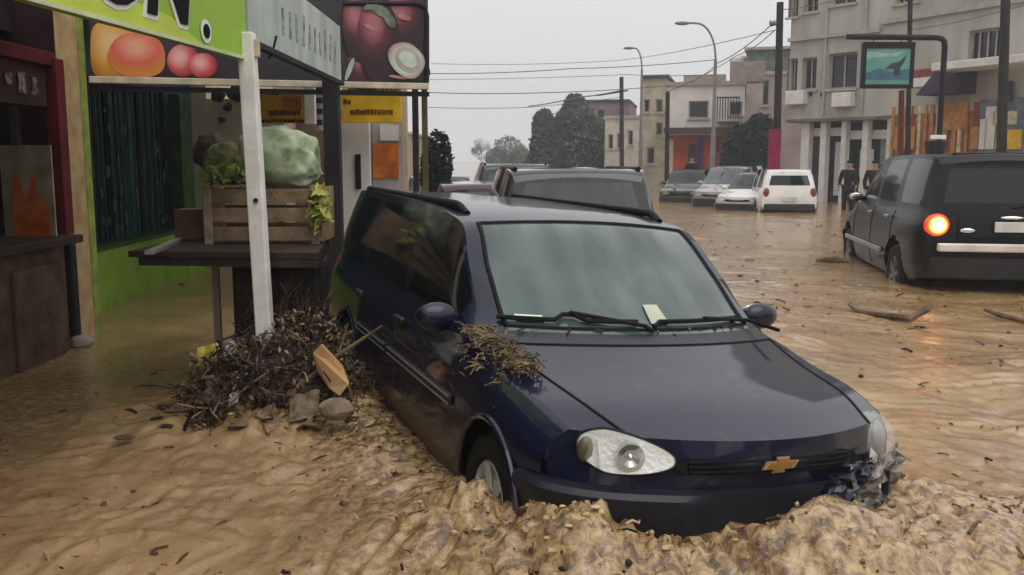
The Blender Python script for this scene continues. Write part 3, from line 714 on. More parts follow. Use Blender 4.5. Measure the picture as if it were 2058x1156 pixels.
# wheel arch lips
for s in (1, -1):
    for wx in (0.0, -2.60):
        b = MB(); Ra = .27 * 1.22
        b.tube([(wx + Ra * math.cos(a), (.797) * s, .27 + Ra * math.sin(a)) for a in np.linspace(.05, math.pi - .05, 28)], .014, 8)
        b.build('wheel_arch', P_navy, hero, local=True, smooth=True)
# wipers
wj = u_index(3.16)
def on_screen(y, k, lift=.014):
    """a point on the windscreen: y across, k from the bottom (0) to the top (1)"""
    uu = 3.04 + k * 1.92; i = min(int(np.searchsorted(us_, uu)), len(us_) - 1); row = G_[i, j5:]
    yy = abs(y); o = np.argsort(row[:, 1]); x = np.interp(yy, row[o, 1], row[o, 0]); z = np.interp(yy, row[o, 1], row[o, 2])
    return Vector((x + lift * .6, y, z + lift))
for (ya, yb, k) in ((-.62, -.06, .035), (.0, .58, .03)):
    b = MB(); pts = [on_screen(ya + (yb - ya) * t, k + .05 * math.sin(math.pi * t), .016) for t in np.linspace(0, 1, 14)]
    b.tube(pts, .010, 6); a = on_screen((ya + yb) / 2, k + .05, .026)
    b.tube([a, on_screen(yb + .02, .0, .02), Vector(hp(-.20, yb + .05, .97))], .009, 6)
    b.build('wiper', M_black, hero, local=True, smooth=True)
# stickers and a permit card behind the glass
b = MB(); q = [on_screen(-.545, .055, .004), on_screen(-.44, .055, .004), on_screen(-.44, .095, .004), on_screen(-.545, .095, .004)]
b.add(q + [p + Vector((.002, 0, .003)) for p in q], [(0, 1, 2, 3), (4, 5, 6, 7), (0, 1, 5, 4), (1, 2, 6, 5), (2, 3, 7, 6), (3, 0, 4, 7)])
b.build('windscreen_sticker', mat('sticker', (.66, .78, .62), .5), hero, local=True)
b = MB(); q = [on_screen(.01, .06, .004), on_screen(.10, .06, .004), on_screen(.09, .19, .004), on_screen(.02, .19, .004)]
b.add(q + [p + Vector((.002, 0, .003)) for p in q], [(0, 1, 2, 3), (4, 5, 6, 7), (0, 1, 5, 4), (1, 2, 6, 5), (2, 3, 7, 6), (3, 0, 4, 7)])
b.build('permit_card', mat('card', (.48, .50, .38), .6), hero, local=True)
# smashed corner: lamp pushed back, crumpled metal, bare brackets, dangling plastic
sm = MB(); sm.blob(hp(.52, .565, .60), (.10, .125, .10), 18, 12, .02, M=Matrix.Rotation(.5, 3, 'Z'))
so = sm.build('broken_headlight', M_lens, hero, local=True, smooth=True)
MB().blob(hp(.49, .56, .595), (.08, .10, .08), 14, 9, .05).build('lamp_shell', mat('lamp_grey', (.22, .23, .22), .35, metal=.4), so, local=True, smooth=True)
cr_ = MB()
def crumple(mb, c, su, sv, U, V, amp, n=9, seed=1):
    U = Vector(U).normalized(); V = Vector(V).normalized(); Nn = U.cross(V); rr = random.Random(seed)
    A = [[Vector(c) + U * (su * (i / (n - 1) - .5)) + V * (sv * (j / (n - 1) - .5)) + Nn * amp * (rr.random() - .5) * 2 for j in range(n)] for i in range(n)]
    mb.grid(np.array([[tuple(p) for p in r_] for r_ in A]))
crumple(cr_, hp(.64, .54, .44), .30, .22, (-.45, 1, 0), (.1, .1, 1), .03, 9, 4)
crumple(cr_, hp(.70, .40, .50), .17, .12, (-.3, 1, .3), (.1, .1, 1), .03, 7, 5)
cr_.build('crumpled_panel', mat('scraped_metal', (.26, .245, .22), .45, metal=.5, var=.6, scale=18, contrast=(.4, .6)), hero, local=True)
bl = MB(); crumple(bl, hp(.75, .31, .49), .24, .12, (-.2, 1, .15), (.1, .2, 1), .025, 8, 8); bl.build('torn_wing', P_navy, hero, local=True)
br = MB()
br.bar(hp(.70, .30, .36), hp(.46, .70, .36), .05, .12); rr = random.Random(3)
for k in range(34):
    yb = rr.uniform(.32, .66); a = hp(.74 - .42 * max(0, yb - .25) + rr.uniform(-.06, .01), yb, rr.uniform(.2, .5)); b_ = (a[0] + rr.uniform(-.05, .02), a[1] + rr.uniform(-.07, .05), a[2] + rr.uniform(-.15, .10))
    br.bar(a, b_, rr.uniform(.008, .03), rr.uniform(.006, .02))
br.build('bumper_bracket', M_trim, hero, local=True)
for k in range(12):
    yb = rr.uniform(.33, .68); a = hp(.75 - .42 * max(0, yb - .25) + rr.uniform(-.05, .01), yb, rr.uniform(.3, .52)); br = MB(); br.blob(a, (.012, rr.uniform(.008, .024), rr.uniform(.008, .024)), 7, 5, .3); br.build('bare_metal', M_reflect if k % 3 else M_trim, hero, local=True)
dg = MB(); dg.prism([hp(.48, .765, .50), hp(.55, .64, .50), hp(.54, .69, .33), hp(.47, .755, .20), hp(.43, .79, .22)], (.012, .006, 0))
crumple(dg, hp(.44, .76, .36), .05, .34, (-.6, 1, 0), (.05, .12, 1), .012, 7, 9)
dg.build('dangling_plastic', mat('pale_plastic', (.38, .36, .31), .45, var=.4, scale=14), hero, local=True)

M_bump = mat('navy_bumper', (.009, .0105, .018), .42, var=.3, scale=9, spec=.4)
for o in hero.children:
    if o.name.startswith('front_bumper'): o.data.materials.clear(); o.data.materials.append(M_bump)

# ================================================================= LEFT SIDE: SHOPS, KIOSK AND SIGNS
M_red = mat('red_paint', (.11, .012, .016), .5, var=.35, scale=5, bump=.1)
M_maroon = mat('maroon_boards', (.022, .010, .012), .55, var=.5, scale=4, stretch=(1, 6, 1))
M_plinth = mat('stained_plaster', (.06, .037, .024), .85, var=.5, scale=5, col2=(.165, .11, .075), bump=.4, bscale=25)
M_lime = mat('lime_paint', (.20, .34, .035), .6, var=.22, scale=3, bump=.1)
M_sign_green = mat('green_sign_sheet', (.27, .47, .02), .42, var=.13, scale=1.8)
M_sign_green2 = mat('yellow_green_print', (.50, .62, .05), .42, var=.2, scale=3)
M_white = mat('white_enamel', (.74, .74, .72), .45, var=.06)
M_letter = mat('black_vinyl', (.004, .004, .005), .7, spec=.1)
M_teal = mat('teal_shutter', (.014, .075, .08), .5, var=.6, scale=7, stretch=(1, 1, .4), bump=.2)
M_slat = mat('dark_slat', (.009, .015, .018), .6, var=.5, scale=6)
M_dgreen = mat('dark_green_paint', (.025, .085, .018), .55, var=.4, scale=5)
M_panel = mat('weathered_panel', (.44, .49, .46), .55, var=.25, scale=3.5, stretch=(1, 1, .3))
M_canopy = mat('canopy_sheet', (.022, .02, .019), .7, var=.3)
M_yellow = mat('yellow_sign', (.66, .40, .012), .5, var=.22, scale=5)
M_orange = mat('orange_print', (.62, .17, .03), .5, var=.4, scale=6)
def fruit(name, a, b, scale, rough=.4, center=None):
    return mat(name, a, rough, col2=b, scale=scale, detail=3)
M_peach = fruit('peach_print', (.62, .11, .06), (.72, .34, .05), 3.2)
M_pinkf = fruit('pink_fruit_print', (.50, .05, .07), (.70, .28, .28), 7)
M_orangef = fruit('orange_fruit_print', (.66, .36, .05), (.74, .46, .22), 4)
M_onion = fruit('onion_print', (.115, .010, .018), (.20, .028, .036), 3.5)
M_onionl = fruit('onion_highlight', (.36, .09, .10), (.5, .25, .26), 8)
M_leafp = fruit('leaf_print', (.06, .10, .06), (.22, .28, .20), 9)
M_cut = fruit('cut_onion_print', (.52, .55, .44), (.40, .52, .46), 4)
M_navyp = fruit('dark_print', (.012, .014, .022), (.05, .03, .028), 2)

WX = -3.62     # face of the nearest shop
# --- red shop with counter
rs = thing('red_shop', 'dark maroon shop front with red frame and stained counter at the left edge', 'shop', (-3.9, 6.0, 0))
b = MB()
b.box((-4.25, 4.6, 1.4), (.5, 4.9, 3.4)); b.box((-3.95, 7.16, 1.4), (1.0, .1, 3.4)); b.build('wall', M_maroon, rs)
b = MB(); b.box((-3.62, 5.6, .38), (.56, 2.5, .86)); b.box((-3.36, 6.4, .33), (.10, .66, .72)); b.build('counter_base', M_plinth, rs, bevel=.015)
b = MB(); b.box((-3.58, 5.6, .845), (.72, 2.62, .06)); b.build('counter_top', M_dkwood, rs, bevel=.01)
b = MB(); b.box((-3.40, 6.98, 1.52), (.10, .13, 1.30)); b.box((-3.44, 5.4, 2.16), (.14, 3.1, .10)); b.build('frame', M_red, rs, bevel=.006)
b = MB(); b.box((-3.47, 5.6, 1.96), (.10, 2.6, .30)); ho_ = b.build('name_board', mat('board_brown', (.05, .03, .03), .6, var=.4), rs, bevel=.006)
b = MB()
for k in range(9): b.box((-3.413, 5.35 + k * .17, 1.96 + random.uniform(-.02, .02)), (.008, random.uniform(.05, .10), random.uniform(.08, .15)))
tag(b.build('worn_lettering', mat('faded_letter', (.18, .13, .13), .7, var=.6, scale=20, contrast=(.45, .55)), ho_), kind='stuff')
b = MB(); b.box((-3.965, 5.6, 1.40), (.03, 2.9, 1.02)); b.build('shop_window', M_dark_glass, rs)
for yy in (6.18, 6.98): MB().box((-3.66, yy - .1, 1.34), (.05, .06, .94)).build('mullion', mat('purple_grey', (.07, .055, .06), .6), rs, bevel=.005)
pz = [at(22, 480, 6.35).z, at(22, 300, 6.35).z]
Yq = 6.72; qa, qc = at(14, 494, Yq), at(102, 292, Yq)
po = thing('picture_poster', 'poster with orange red flames standing on the maroon shop counter', 'poster', (qa.x, Yq, qa.z))
b = MB(); b.box(((qa.x + qc.x) / 2, Yq, (qa.z + qc.z) / 2), (qc.x - qa.x, .02, qc.z - qa.z)); b.build('board', mat('poster_pale', (.30, .27, .18), .6, var=.35, scale=6), po)
b = MB(); rr = random.Random(5); wq = qc.x - qa.x; hq = qc.z - qa.z
for k in range(15):
    x0 = qa.x + wq * (.2 + .6 * rr.random()); z0 = qa.z + hq * (.06 + .15 * rr.random()); hgt = hq * rr.uniform(.2, .66); wd = wq * rr.uniform(.14, .3); y = Yq - .012 - .0008 * k
    b.prism([(x0 - wd / 2, y, z0), (x0 + wd / 2, y, z0), (x0 + wd * .35, y, z0 + hgt * .55), (x0 + rr.uniform(-.03, .03), y, z0 + hgt), (x0 - wd * .4, y, z0 + hgt * .5)], (0, -.0006, 0))
b.build('flame_print', fruit('flame', (.48, .06, .015), (.62, .20, .04), 9), po)
# --- pillar between the shops
pl = thing('shop_pillar', 'cream pillar with lime green edge between the maroon shop and the teal shutter', 'pillar', (-3.7, 7.4, -.1))
b = MB(); b.box((-3.50, 7.30, 1.2), (.13, .34, 2.8)); b.build('shaft', mat('orange_cream', (.36, .22, .12), .7, col2=(.50, .40, .20), scale=7, bump=.2), pl, bevel=.01)
b = MB(); b.box((-3.50, 7.53, 1.2), (.14, .115, 2.8)); b.build('green_edge', mat('lime_worn', (.16, .20, .05), .7, col2=(.30, .38, .08), scale=8), pl, bevel=.01)
b = MB(); b.box((-3.42, 7.06, .34), (.10, .10, .95)); b.build('downpipe', M_post, pl, bevel=.02)
MB().blob((-3.32, 6.98, .03), (.09, .08, .06), 10, 7, .12).build('plaster_lump', mat('pale_lump', (.35, .30, .27), .8), pl, smooth=True)
# --- shutter bay: green dado, teal slatted shutter
sb = thing('shutter_bay', 'teal and black slatted shutter over a lime green dado wall', 'shutter', (-4.1, 10, 0))
WY0, WY1, WXs, WXe = 7.75, 12.6, -3.93, -4.10
def wall_pt(y, off=0): t = (y - WY0) / (WY1 - WY0); return WXs + (WXe - WXs) * t + off
b = MB(); b.prism([(wall_pt(WY0), WY0, -.3), (wall_pt(WY1), WY1, -.3), (wall_pt(WY1) - .4, WY1, -.3), (wall_pt(WY0) - .4, WY0, -.3)], (0, 0, .86)); b.build('dado', M_lime, sb)
b = MB(); b.prism([(wall_pt(WY0, .01), WY0, .555), (wall_pt(WY1, .01), WY1, .555), (wall_pt(WY1) - .4, WY1, .555), (wall_pt(WY0) - .4, WY0, .555)], (0, 0, .04)); b.build('sill', M_dgreen, sb)
b = MB(); b.prism([(wall_pt(WY0, -.22), WY0, .5), (wall_pt(WY1, -.22), WY1, .5), (wall_pt(WY1) - .3, WY1, .5), (wall_pt(WY0) - .3, WY0, .5)], (0, 0, 2.4)); b.build('shutter', M_teal, sb)
b = MB(); rr = random.Random(9)
for k in range(72):
    y = 7.95 + k * .048; x = wall_pt(y, -.18 + rr.uniform(-.015, .015))
    b.bar((x, y, .60 + rr.uniform(0, .02)), (x, y, 2.25), .022, rr.uniform(.012, .03), up=(1, 0, 0), mi=rr.choice((0, 1, 1)))
sl_ = b.build('slats', [M_slat, M_teal], sb); tag(sl_, kind=None)
b = MB()
for k in range(46):
    y = 8.0 + rr.random() * 3.3; z = .7 + rr.random() ** 1.5 * 1.3; b.box((wall_pt(y, -.145), y, z), (.012, .02, rr.uniform(.03, .16)))
tag(b.build('shutter_beads', mat('bead', (.06, .13, .14), .35, var=.6, scale=30), sb), kind='stuff')
b = MB(); b.box((wall_pt(11.55, -.06), 11.6, 1.35), (.14, .36, 1.75)); b.build('green_post', M_dgreen, sb, bevel=.01)
# --- cream shop beyond
cs = thing('cream_shop', 'cream shop wall with peeling patches beyond the teal shutter', 'shop', (-4.3, 14.5, 0))
b = MB(); b.prism([(-4.12, 12.62, -.3), (-4.45, 17.5, -.3), (-5.0, 17.5, -.3), (-5.0, 12.62, -.3)], (0, 0, 3.6)); b.build('wall', mat('cream_plaster', (.50, .44, .27), .8, col2=(.62, .56, .38), scale=2.5, bump=.2), cs)
b = MB()
for (px, py, s) in ((432, 190, .16), (452, 215, .10), (470, 185, .2), (440, 240, .08)):
    p = at(px, py, 12.5); b.blob((p.x, 12.615, p.z), (s * .6, .02, s * .5), 9, 6, .35)
b.build('peeled_patch', mat('peel', (.07, .04, .035), .8, var=.5), cs)
b = MB(); b.box((-3.6, 12.64, .95), (1.05, .03, 2.6)); b.build('return_wall', mat('cream_return', (.52, .46, .30), .8, col2=(.66, .60, .45), scale=3, bump=.2), cs)
b = MB(); b.box((-2.9, 12.60, .35), (.06, .08, .9)); b.box((-3.15, 12.60, .30), (.05, .07, .9)); b.build('rail_post', M_post, cs)
# far continuation of the row of shops
fs = thing('shop_row', 'brick and plaster shop front far along the left pavement', 'shop', (-4.6, 24, 0))
b = MB(); b.prism([(-4.45, 17.6, -.3), (-5.9, 44, -.3), (-9, 44, -.3), (-9, 17.6, -.3)], (0, 0, 3.7)); b.build('wall', mat('brick_far', (.24, .14, .10), .85, col2=(.38, .28, .22), scale=3), fs)
for k in range(4):
    y = 20 + k * 6; x = -4.45 - (y - 17.6) * .055
    b = MB(); b.box((x + .02, y, 1.0), (.08, 1.2, 2.2)); d = b.build('door', M_dkwood, fs)
    b = MB(); b.box((x + .02, y + 2.2, 1.4), (.08, 1.6, 1.1)); b.build('window', M_dark_glass, fs)
# --- kiosk canopy and its beam
BL, BR_ = at(184, 149, 7.75), at(862, 172, 8.45); BL.z = BR_.z = 2.10
kc = thing('kiosk_canopy', 'dark sheet canopy over the left pavement with a cream front beam', 'canopy', (-2.6, 5, 2.3))
b = MB(); b.prism([(-4.2, -5, 2.62), (-1.5, -5, 2.62), (-1.72, 2.6, 2.62), (-1.55, 5.2, 2.62), (-1.66, 6.3, 2.62), (-4.2, 6.3, 2.62)], (0, 0, .05)); b.prism([(-4.3, 7.6, 2.95), (-1.55, 8.3, 2.95), (-1.7, 12.4, 2.95), (-4.5, 12.4, 2.95)], (0, 0, .05)); b.build('roof_sheet', M_canopy, kc)  # unseen sheet, lengthened and widened past the camera to shade the pavement
b = MB(); b.bar(BL + Vector((0, -.05, -.02)), BR_ + Vector((0, -.05, -.02)), .05, .055); b.build('beam', mat('cream_beam', (.50, .44, .32), .6, var=.3, scale=8), kc, bevel=.006)
b = MB(); b.bar(BL + Vector((0, -.01, -.085)), BR_ + Vector((0, -.01, -.085)), .05, .04); b.build('lower_beam', M_post, kc)
b = MB(); b.box((-3.6, 7.62, 2.45), (.12, .12, 1.0)); b.box((-3.9, 6.0, 2.5), (.3, 3.0, .25)); b.build('bracket', M_post, kc)
# --- picture board of fruit and onions, facing the camera
ub = (BR_ - BL).normalized(); LBD = (BR_ - BL).length
pb = thing('picture_board', 'long picture board of printed peaches and red onions above the kiosk', 'billboard', (BL + BR_) / 2)
nb = Vector((ub.y, -ub.x, 0))                                # towards the street viewer
def onb(px, py, out=0.0):
    """point of the board seen at this photo pixel"""
    d = ray(px, py); o = Vector((0, 0, CAM_H)); t = (BL - o).dot(nb) / d.dot(nb); return o + d * t + nb * out
b = MB(); b.add([BL, BR_, BR_ + Vector((0, 0, 1.02)), BL + Vector((0, 0, 1.02))], [(0, 1, 2, 3)]); k4 = len(b.v)
b.add([p - nb * .04 for p in (BL, BR_, BR_ + Vector((0, 0, 1.02)), BL + Vector((0, 0, 1.02)))], [(3, 2, 1, 0)]); b.f += [(0, 1, 5, 4), (1, 2, 6, 5), (2, 3, 7, 6), (3, 0, 4, 7)]; b.mi += [0] * 4
b.build('board', M_navyp, pb)
def disc(mb, cx, cy, rx, ry, out, ang=0, n=28, p=2.0, wob=0):
    pts = []
    for i in range(n):
        a = 2 * math.pi * i / n; x = rx * math.copysign(abs(math.cos(a)) ** (2 / p), math.cos(a)) * (1 + wob * math.sin(3 * a + cx)); y = ry * math.copysign(abs(math.sin(a)) ** (2 / p), math.sin(a))
        pts.append(onb(cx + x * math.cos(ang) - y * math.sin(ang), cy + x * math.sin(ang) + y * math.cos(ang), out))
    mb.prism(pts, nb * .0015)
def shape(nm, m, items, z):
    b = MB()
    for k, it in enumerate(items): disc(b, *it[:4], z + .0018 * k, *it[4:])
    return b.build(nm, m, pb)
PM_o = print_mat('orange_half_print', (.78, .52, .22), (.72, .33, .05), (.40, .17, .02)); PM_p = print_mat('peach_photo_print', (.80, .34, .22), (.66, .12, .07), (.60, .22, .04), .5, .7)
PM_k = print_mat('berry_print', (.80, .40, .38), (.58, .085, .09), (.24, .012, .025)); PM_n = print_mat('onion_photo_print', (.40, .13, .15), (.095, .010, .018), (.018, .004, .008), .36, .74, .52)
PM_c = print_mat('cut_onion_photo_print', (.62, .64, .52), (.52, .58, .48), (.34, .14, .16), .5, .5, .56)
shape('orange_print', PM_o, [(232, 100, 50, 58, 0, 28, 4)], .004)
shape('peach_print', PM_p, [(276, 112, 58, 44, .1, 28, 2.4, .05)], .008)
for it in ((368, 122, 32, 33, .1), (408, 132, 30, 25, .1)): shape('berry_print', PM_k, [it], .010 + .003 * (it[0] > 400))
for k, it in enumerate(((835, 142, 30, 22, .3), (735, 140, 38, 44, 0, 28, 2.6), (812, 46, 46, 58, -.2), (722, 60, 34, 66, -.1, 28, 2.4), (760, 84, 42, 82, -.05, 28, 2.4))): shape('onion_print', PM_n, [it], .014 + .004 * k)
for k, it in enumerate(((742, 56, 13, 4, .5), (812, 36, 14, 6, .3), (800, 156, 20, 3, .15))): shape('skin_highlight', M_onionl, [it], .036 + .002 * k)
for k, it in enumerate(((762, 22, 24, 10, .5), (782, 42, 17, 9, 1.0), (744, 14, 15, 7, -.4))): shape('leaf_print', M_leafp, [it], .042 + .002 * k)
shape('cut_onion_print', PM_c, [(816, 122, 40, 31, .75, 28, 2.2, .05)], .048)
for k, (rx, ry) in enumerate(((29, 22), (20, 14))): shape('cut_ring', mat('cut_ring_%d' % k, ((.42, .36, .33), (.50, .58, .50))[k], .5, var=.2, scale=9), [(818, 121, rx, ry, .75)], .051 + .003 * k)
shape('pale_stalk', M_panel, [(702, 140, 5, 24, .35)], .040)
b = MB(); TL, TR = onb(690, 8, .03), onb(858, 8, .03)
ZT_ = TR.z
b.tube([TL, onb(835, 8, .03), onb(853, 16, .03), onb(857, 34, .03), onb(857, 165, .03)], .022, 8); b.build('tube_frame', M_post, pb, smooth=True)
# --- green sign over the kiosk edge, white letters' outline and black letters
P1 = Vector((-1.86, 3.05, 2.02)); P2 = Vector((-1.46, 5.02, 2.02))
P1 = at(0, -18, 3.05); P1.z = at(484, 118, 5.02).z - .0; P2 = at(497, 121, 5.02)
dsg = Vector((P2.x - P1.x, P2.y - P1.y, 0)); dsg.normalize(); nsg = Vector((dsg.y, -dsg.x, 0)); UPZ = Vector((0, 0, 1))
P1 = P2 - dsg * 2.4; P1.z = P2.z
gs = thing('green_sign', 'bright lime green shop sign with black outlined letters ON and a dot', 'sign', P2)
b = MB(); b.prism([P1, P2, P2 + UPZ * .86, P1 + UPZ * .86], -nsg * .05); b.build('sheet', M_sign_green, gs, bevel=.004)
b = MB(); b.prism([P1 + UPZ * .005 + nsg * .001, P1 + dsg * 1.9 + UPZ * .005 + nsg * .001, P1 + dsg * 1.55 + UPZ * .10 + nsg * .001, P1 + dsg * .6 + UPZ * .14 + nsg * .001, P1 + UPZ * .22 + nsg * .001], nsg * .002); b.build('pale_print', M_sign_green2, gs)
b = MB(); b.bar(P1 + nsg * .004 + UPZ * .006, P2 + nsg * .004 + UPZ * .006, .012, .016); b.build('edge_trim', mat('pale_edge', (.55, .60, .40), .5), gs)
def onsign(px, py):
    d = ray(px, py); o = Vector((0, 0, CAM_H)); t = (P2 - o).dot(nsg) / d.dot(nsg); return o + d * t
lo = onsign(228, 26)
for nm, m, off, ext, out in (('letter_outline', M_white, .036, .002, .004), ('letter', M_letter, .016, .002, .011)):
    b = MB(); put_text(b, 'DON', .52, P1 + UPZ * 0, dsg, UPZ, ext, off, .22)
    vv = np.array(b.v); a0 = (vv - np.array(P1)) @ np.array(dsg)
    LETTERS_W = a0.max() - a0.min() if nm == 'letter_outline' else LETTERS_W
    end = onsign(394, 60); tgt = (end - P1).dot(dsg)
    sh = dsg * (tgt - a0.max() + (0 if nm == 'letter_outline' else -.020)); base = onsign(385, 48).z - P1.z
    b.v = [tuple(Vector(p) + sh + UPZ * (base + .018 * 0) + nsg * out) for p in b.v]
    b.build(nm, m, gs)
dc = onsign(412, 63)
for nm, m, r_, o_ in (('dot_outline', M_white, .055, .004), ('dot', M_letter, .034, .008)):
    b = MB(); b.prism([dc + nsg * o_ + dsg * r_ * math.cos(a) + UPZ * r_ * math.sin(a) for a in np.linspace(0, 6.283, 25)[:-1]], nsg * .003); b.build(nm, m, gs)
# --- weathered panel beyond the pole, in line with the street
Q1 = at(503, 122, 5.06); Q2 = at(686, 160, 7.75); Q1.z = Q2.z = 2.07
dq = (Q2 - Q1).normalized(); nq = Vector((dq.y, -dq.x, 0))
wp_ = thing('white_sign_panel', 'weathered pale sign panel with faded grey lettering beyond the white pole', 'sign', Q1)
b = MB(); b.prism([Q1, Q2, Q2 + UPZ * .44, Q1 + UPZ * .44], -nq * .04); b.build('sheet', M_panel, wp_, bevel=.004)
b = MB(); rr = random.Random(4)
for k in range(10):
    a = .75 + k * .185; b.bar(Q1 + dq * a + UPZ * .12 + nq * .003, Q1 + dq * (a + rr.uniform(-.02, .05)) + UPZ * (.30 + rr.uniform(-.03, .03)) + nq * .003, .003, .05, up=dq)
tag(b.build('faded_lettering', mat('faded_grey', (.27, .30, .28), .7, var=.4, scale=18, contrast=(.4, .6)), wp_), kind='stuff')
b = MB(); b.tube([at(530, 118, 5.5) + nq * .03, at(540, 95, 5.5) + nq * .03, at(545, 72, 5.5) + nq * .03], .008, 6); b.tube([at(536, 104, 5.5) + nq * .03, at(528, 84, 5.5) + nq * .03], .006, 6); b.build('wire_tie', M_post, wp_)
b = MB(); b.bar(Q1 + UPZ * -.02, Q2 + UPZ * -.02, .05, .03); b.build('lower_rail', M_post, wp_)
# --- white pole in the foreground
w0 = at(537, 740, 5.0); w1 = at(497, 105, 5.0)
wp = thing('white_pole', 'leaning white square pole standing in the heap of debris', 'pole', (w0.x, w0.y, -.1))
d_ = (w1 - w0).normalized()
b = MB(); b.bar(w0 - d_ * .35, w1 + d_ * .10, .085, .085, up=(0, 1, 0)); b.build('shaft', M_white_pole, wp, bevel=.008)
b = MB(); p = at(514, 403, 4.95); b.lathe(p, (0, -1, 0), [(0, .013), (.006, .013), (.006, .001)], 14); b.build('bolt', M_black, wp)
b = MB(); b.box(w1 + Vector((0, 0, .02)), (.13, .05, .10)); b.build('top_clamp', M_cream, wp, bevel=.01)
# dark board post and smaller posts
def post(name, label, px0, px1, pyt, Y, m, depth=None, zb=-.3, pyb=None, cat='post', group=None):
    wd = (px1 - px0) / FPX * Y * .99; c = at((px0 + px1) / 2, pyt, Y); zb_ = zb if pyb is None else at(px0, pyb, Y).z
    b = MB(); b.box((c.x, Y, (zb_ + c.z) / 2), (wd, depth or wd, c.z - zb_)); o = b.build(name, m, bevel=.006); return tag(o, label, cat, group)
post('board_post', 'thick black post carrying the picture board beside the white cabinet', 650, 681, 160, 8.15, M_post, .13)
post('kiosk_post', 'slim cream post at the right edge of the white cabinet', 806, 818, 178, 10.1, mat('cream_pole', (.5, .40, .30), .6), .06)
post('kiosk_post', 'dark brown post left of the two beneath the right end of the onion board', 828, 840, 172, 9.0, M_dkwood, .06)
post('kiosk_post', 'olive brown post right of the two beneath the right end of the onion board', 847, 858, 150, 8.6, mat('olive_post', (.10, .085, .03), .6, var=.4), .06)
hp_ = thing('hanging_post', 'short white hanging post with a chequered dark strip beside the black post', 'post', at(622, 250, 9.6))
a = at(614, 250, 9.6); c = at(632, 140, 9.6)
b = MB(); b.box(((a.x + c.x) / 2, 9.6, (a.z + c.z) / 2), (c.x - a.x, .08, c.z - a.z)); b.build('shaft', M_white_pole, hp_, bevel=.006)
b = MB()
for k in range(4): p = at(641, 180 + 22 * k, 9.7); b.box((p.x, 9.7, p.z), (.07, .05, .055))
b.build('dark_checks', M_dkwood, hp_)
a = at(632, 262, 9.75); c = at(650, 165, 9.75); b = MB(); b.box(((a.x + c.x) / 2, 9.76, (a.z + c.z) / 2), (c.x - a.x, .04, c.z - a.z)); b.build('backing', M_white, hp_)
# yellow signs
def yellow_sign(label, x0, y0, x1, y1, Y, rows):
    a = at(x0, y1, Y); c = at(x1, y0, Y); t = thing('yellow_sign', label, 'sign', (a.x, Y, a.z), 'yellow hanging shop signs')
    b = MB(); b.box(((a.x + c.x) / 2, Y, (a.z + c.z) / 2), (c.x - a.x, .04, c.z - a.z)); b.build('board', M_yellow, t, bevel=.004)
    rr = random.Random(int(x0))
    for (xa, xb, ya, yb, m) in rows:
        b = MB(); p = at(xa, yb, Y); q = at(xb, ya, Y); x = p.x
        while x < q.x - .01:
            wd = min(rr.uniform(.02, .05), q.x - x); b.box((x + wd / 2, Y - .023, (p.z + q.z) / 2 + rr.uniform(-.004, .004)), (wd * .8, .006, (q.z - p.z) * rr.uniform(.75, 1))); x += wd
        b.build('lettering', m, t)
M_br = mat('brown_ink', (.12, .04, .012), .6, var=.4)
yellow_sign('yellow hanging sign with an orange patch between white pole and black post', 522, 180, 616, 248, 9.9, [(540, 606, 222, 233, M_br), (524, 612, 240, 247, M_dkwood), (572, 606, 192, 228, M_orange), (540, 560, 186, 192, M_br)])
yellow_sign('yellow hanging sign with brown lines of lettering above the white cabinet', 688, 178, 806, 247, 9.9, [(700, 806, 176, 183, M_br), (704, 792, 220, 231, M_br), (690, 706, 200, 210, M_br)])
# white cabinet
cb = thing('white_cabinet', 'tall white cabinet with an orange poster behind the stranded car', 'cabinet', (-1.6, 10.4, -.2))
a = at(684, 420, 10.2); c = at(742, 242, 10.2); e_ = at(806, 242, 10.2)
b = MB(); b.box(((a.x + c.x) / 2, 10.24, c.z / 2 - .1), (c.x - a.x, .08, c.z + .2)); do = b.build('door', M_white, cb, bevel=.008)
p = at(720, 345, 10.19); b = MB(); b.box((p.x, 10.18, p.z), (.06, .05, .38)); b.build('handle', M_black, do, bevel=.01)
b = MB(); b.box(((c.x + e_.x) / 2, 10.5, c.z / 2 - .1), (e_.x - c.x, .3, c.z + .2)); b.box(((a.x + c.x) / 2, 10.52, c.z / 2 - .1), (c.x - a.x - .01, .44, c.z + .19)); b.build('carcass', mat('grey_white', (.42, .41, .40), .6, var=.3, scale=4), cb, bevel=.006)
a = at(750, 358, 10.33); c = at(800, 288, 10.33); b = MB(); b.box(((a.x + c.x) / 2, 10.34, (a.z + c.z) / 2), (c.x - a.x, .02, c.z - a.z)); b.build('poster', M_orange, cb)
b = MB(); a = at(764, 283, 10.33); c = at(800, 252, 10.33); b.box(((a.x + c.x) / 2, 10.34, (a.z + c.z) / 2), (c.x - a.x, .02, c.z - a.z)); b.build('notice', M_white, cb)
b = MB(); a = at(640, 330, 10.6); c = at(684, 255, 10.6); 
bw = thing('brick_pier', 'pinkish brick pier seen between the sacks and the black post', 'wall', (a.x, 10.8, -.2))
b.box(((a.x + c.x) / 2 - .15, 10.9, .9), (.55, .2, 2.2)); b.build('brickwork', mat('pink_brick', (.34, .20, .16), .85, col2=(.44, .32, .27), scale=9), bw)
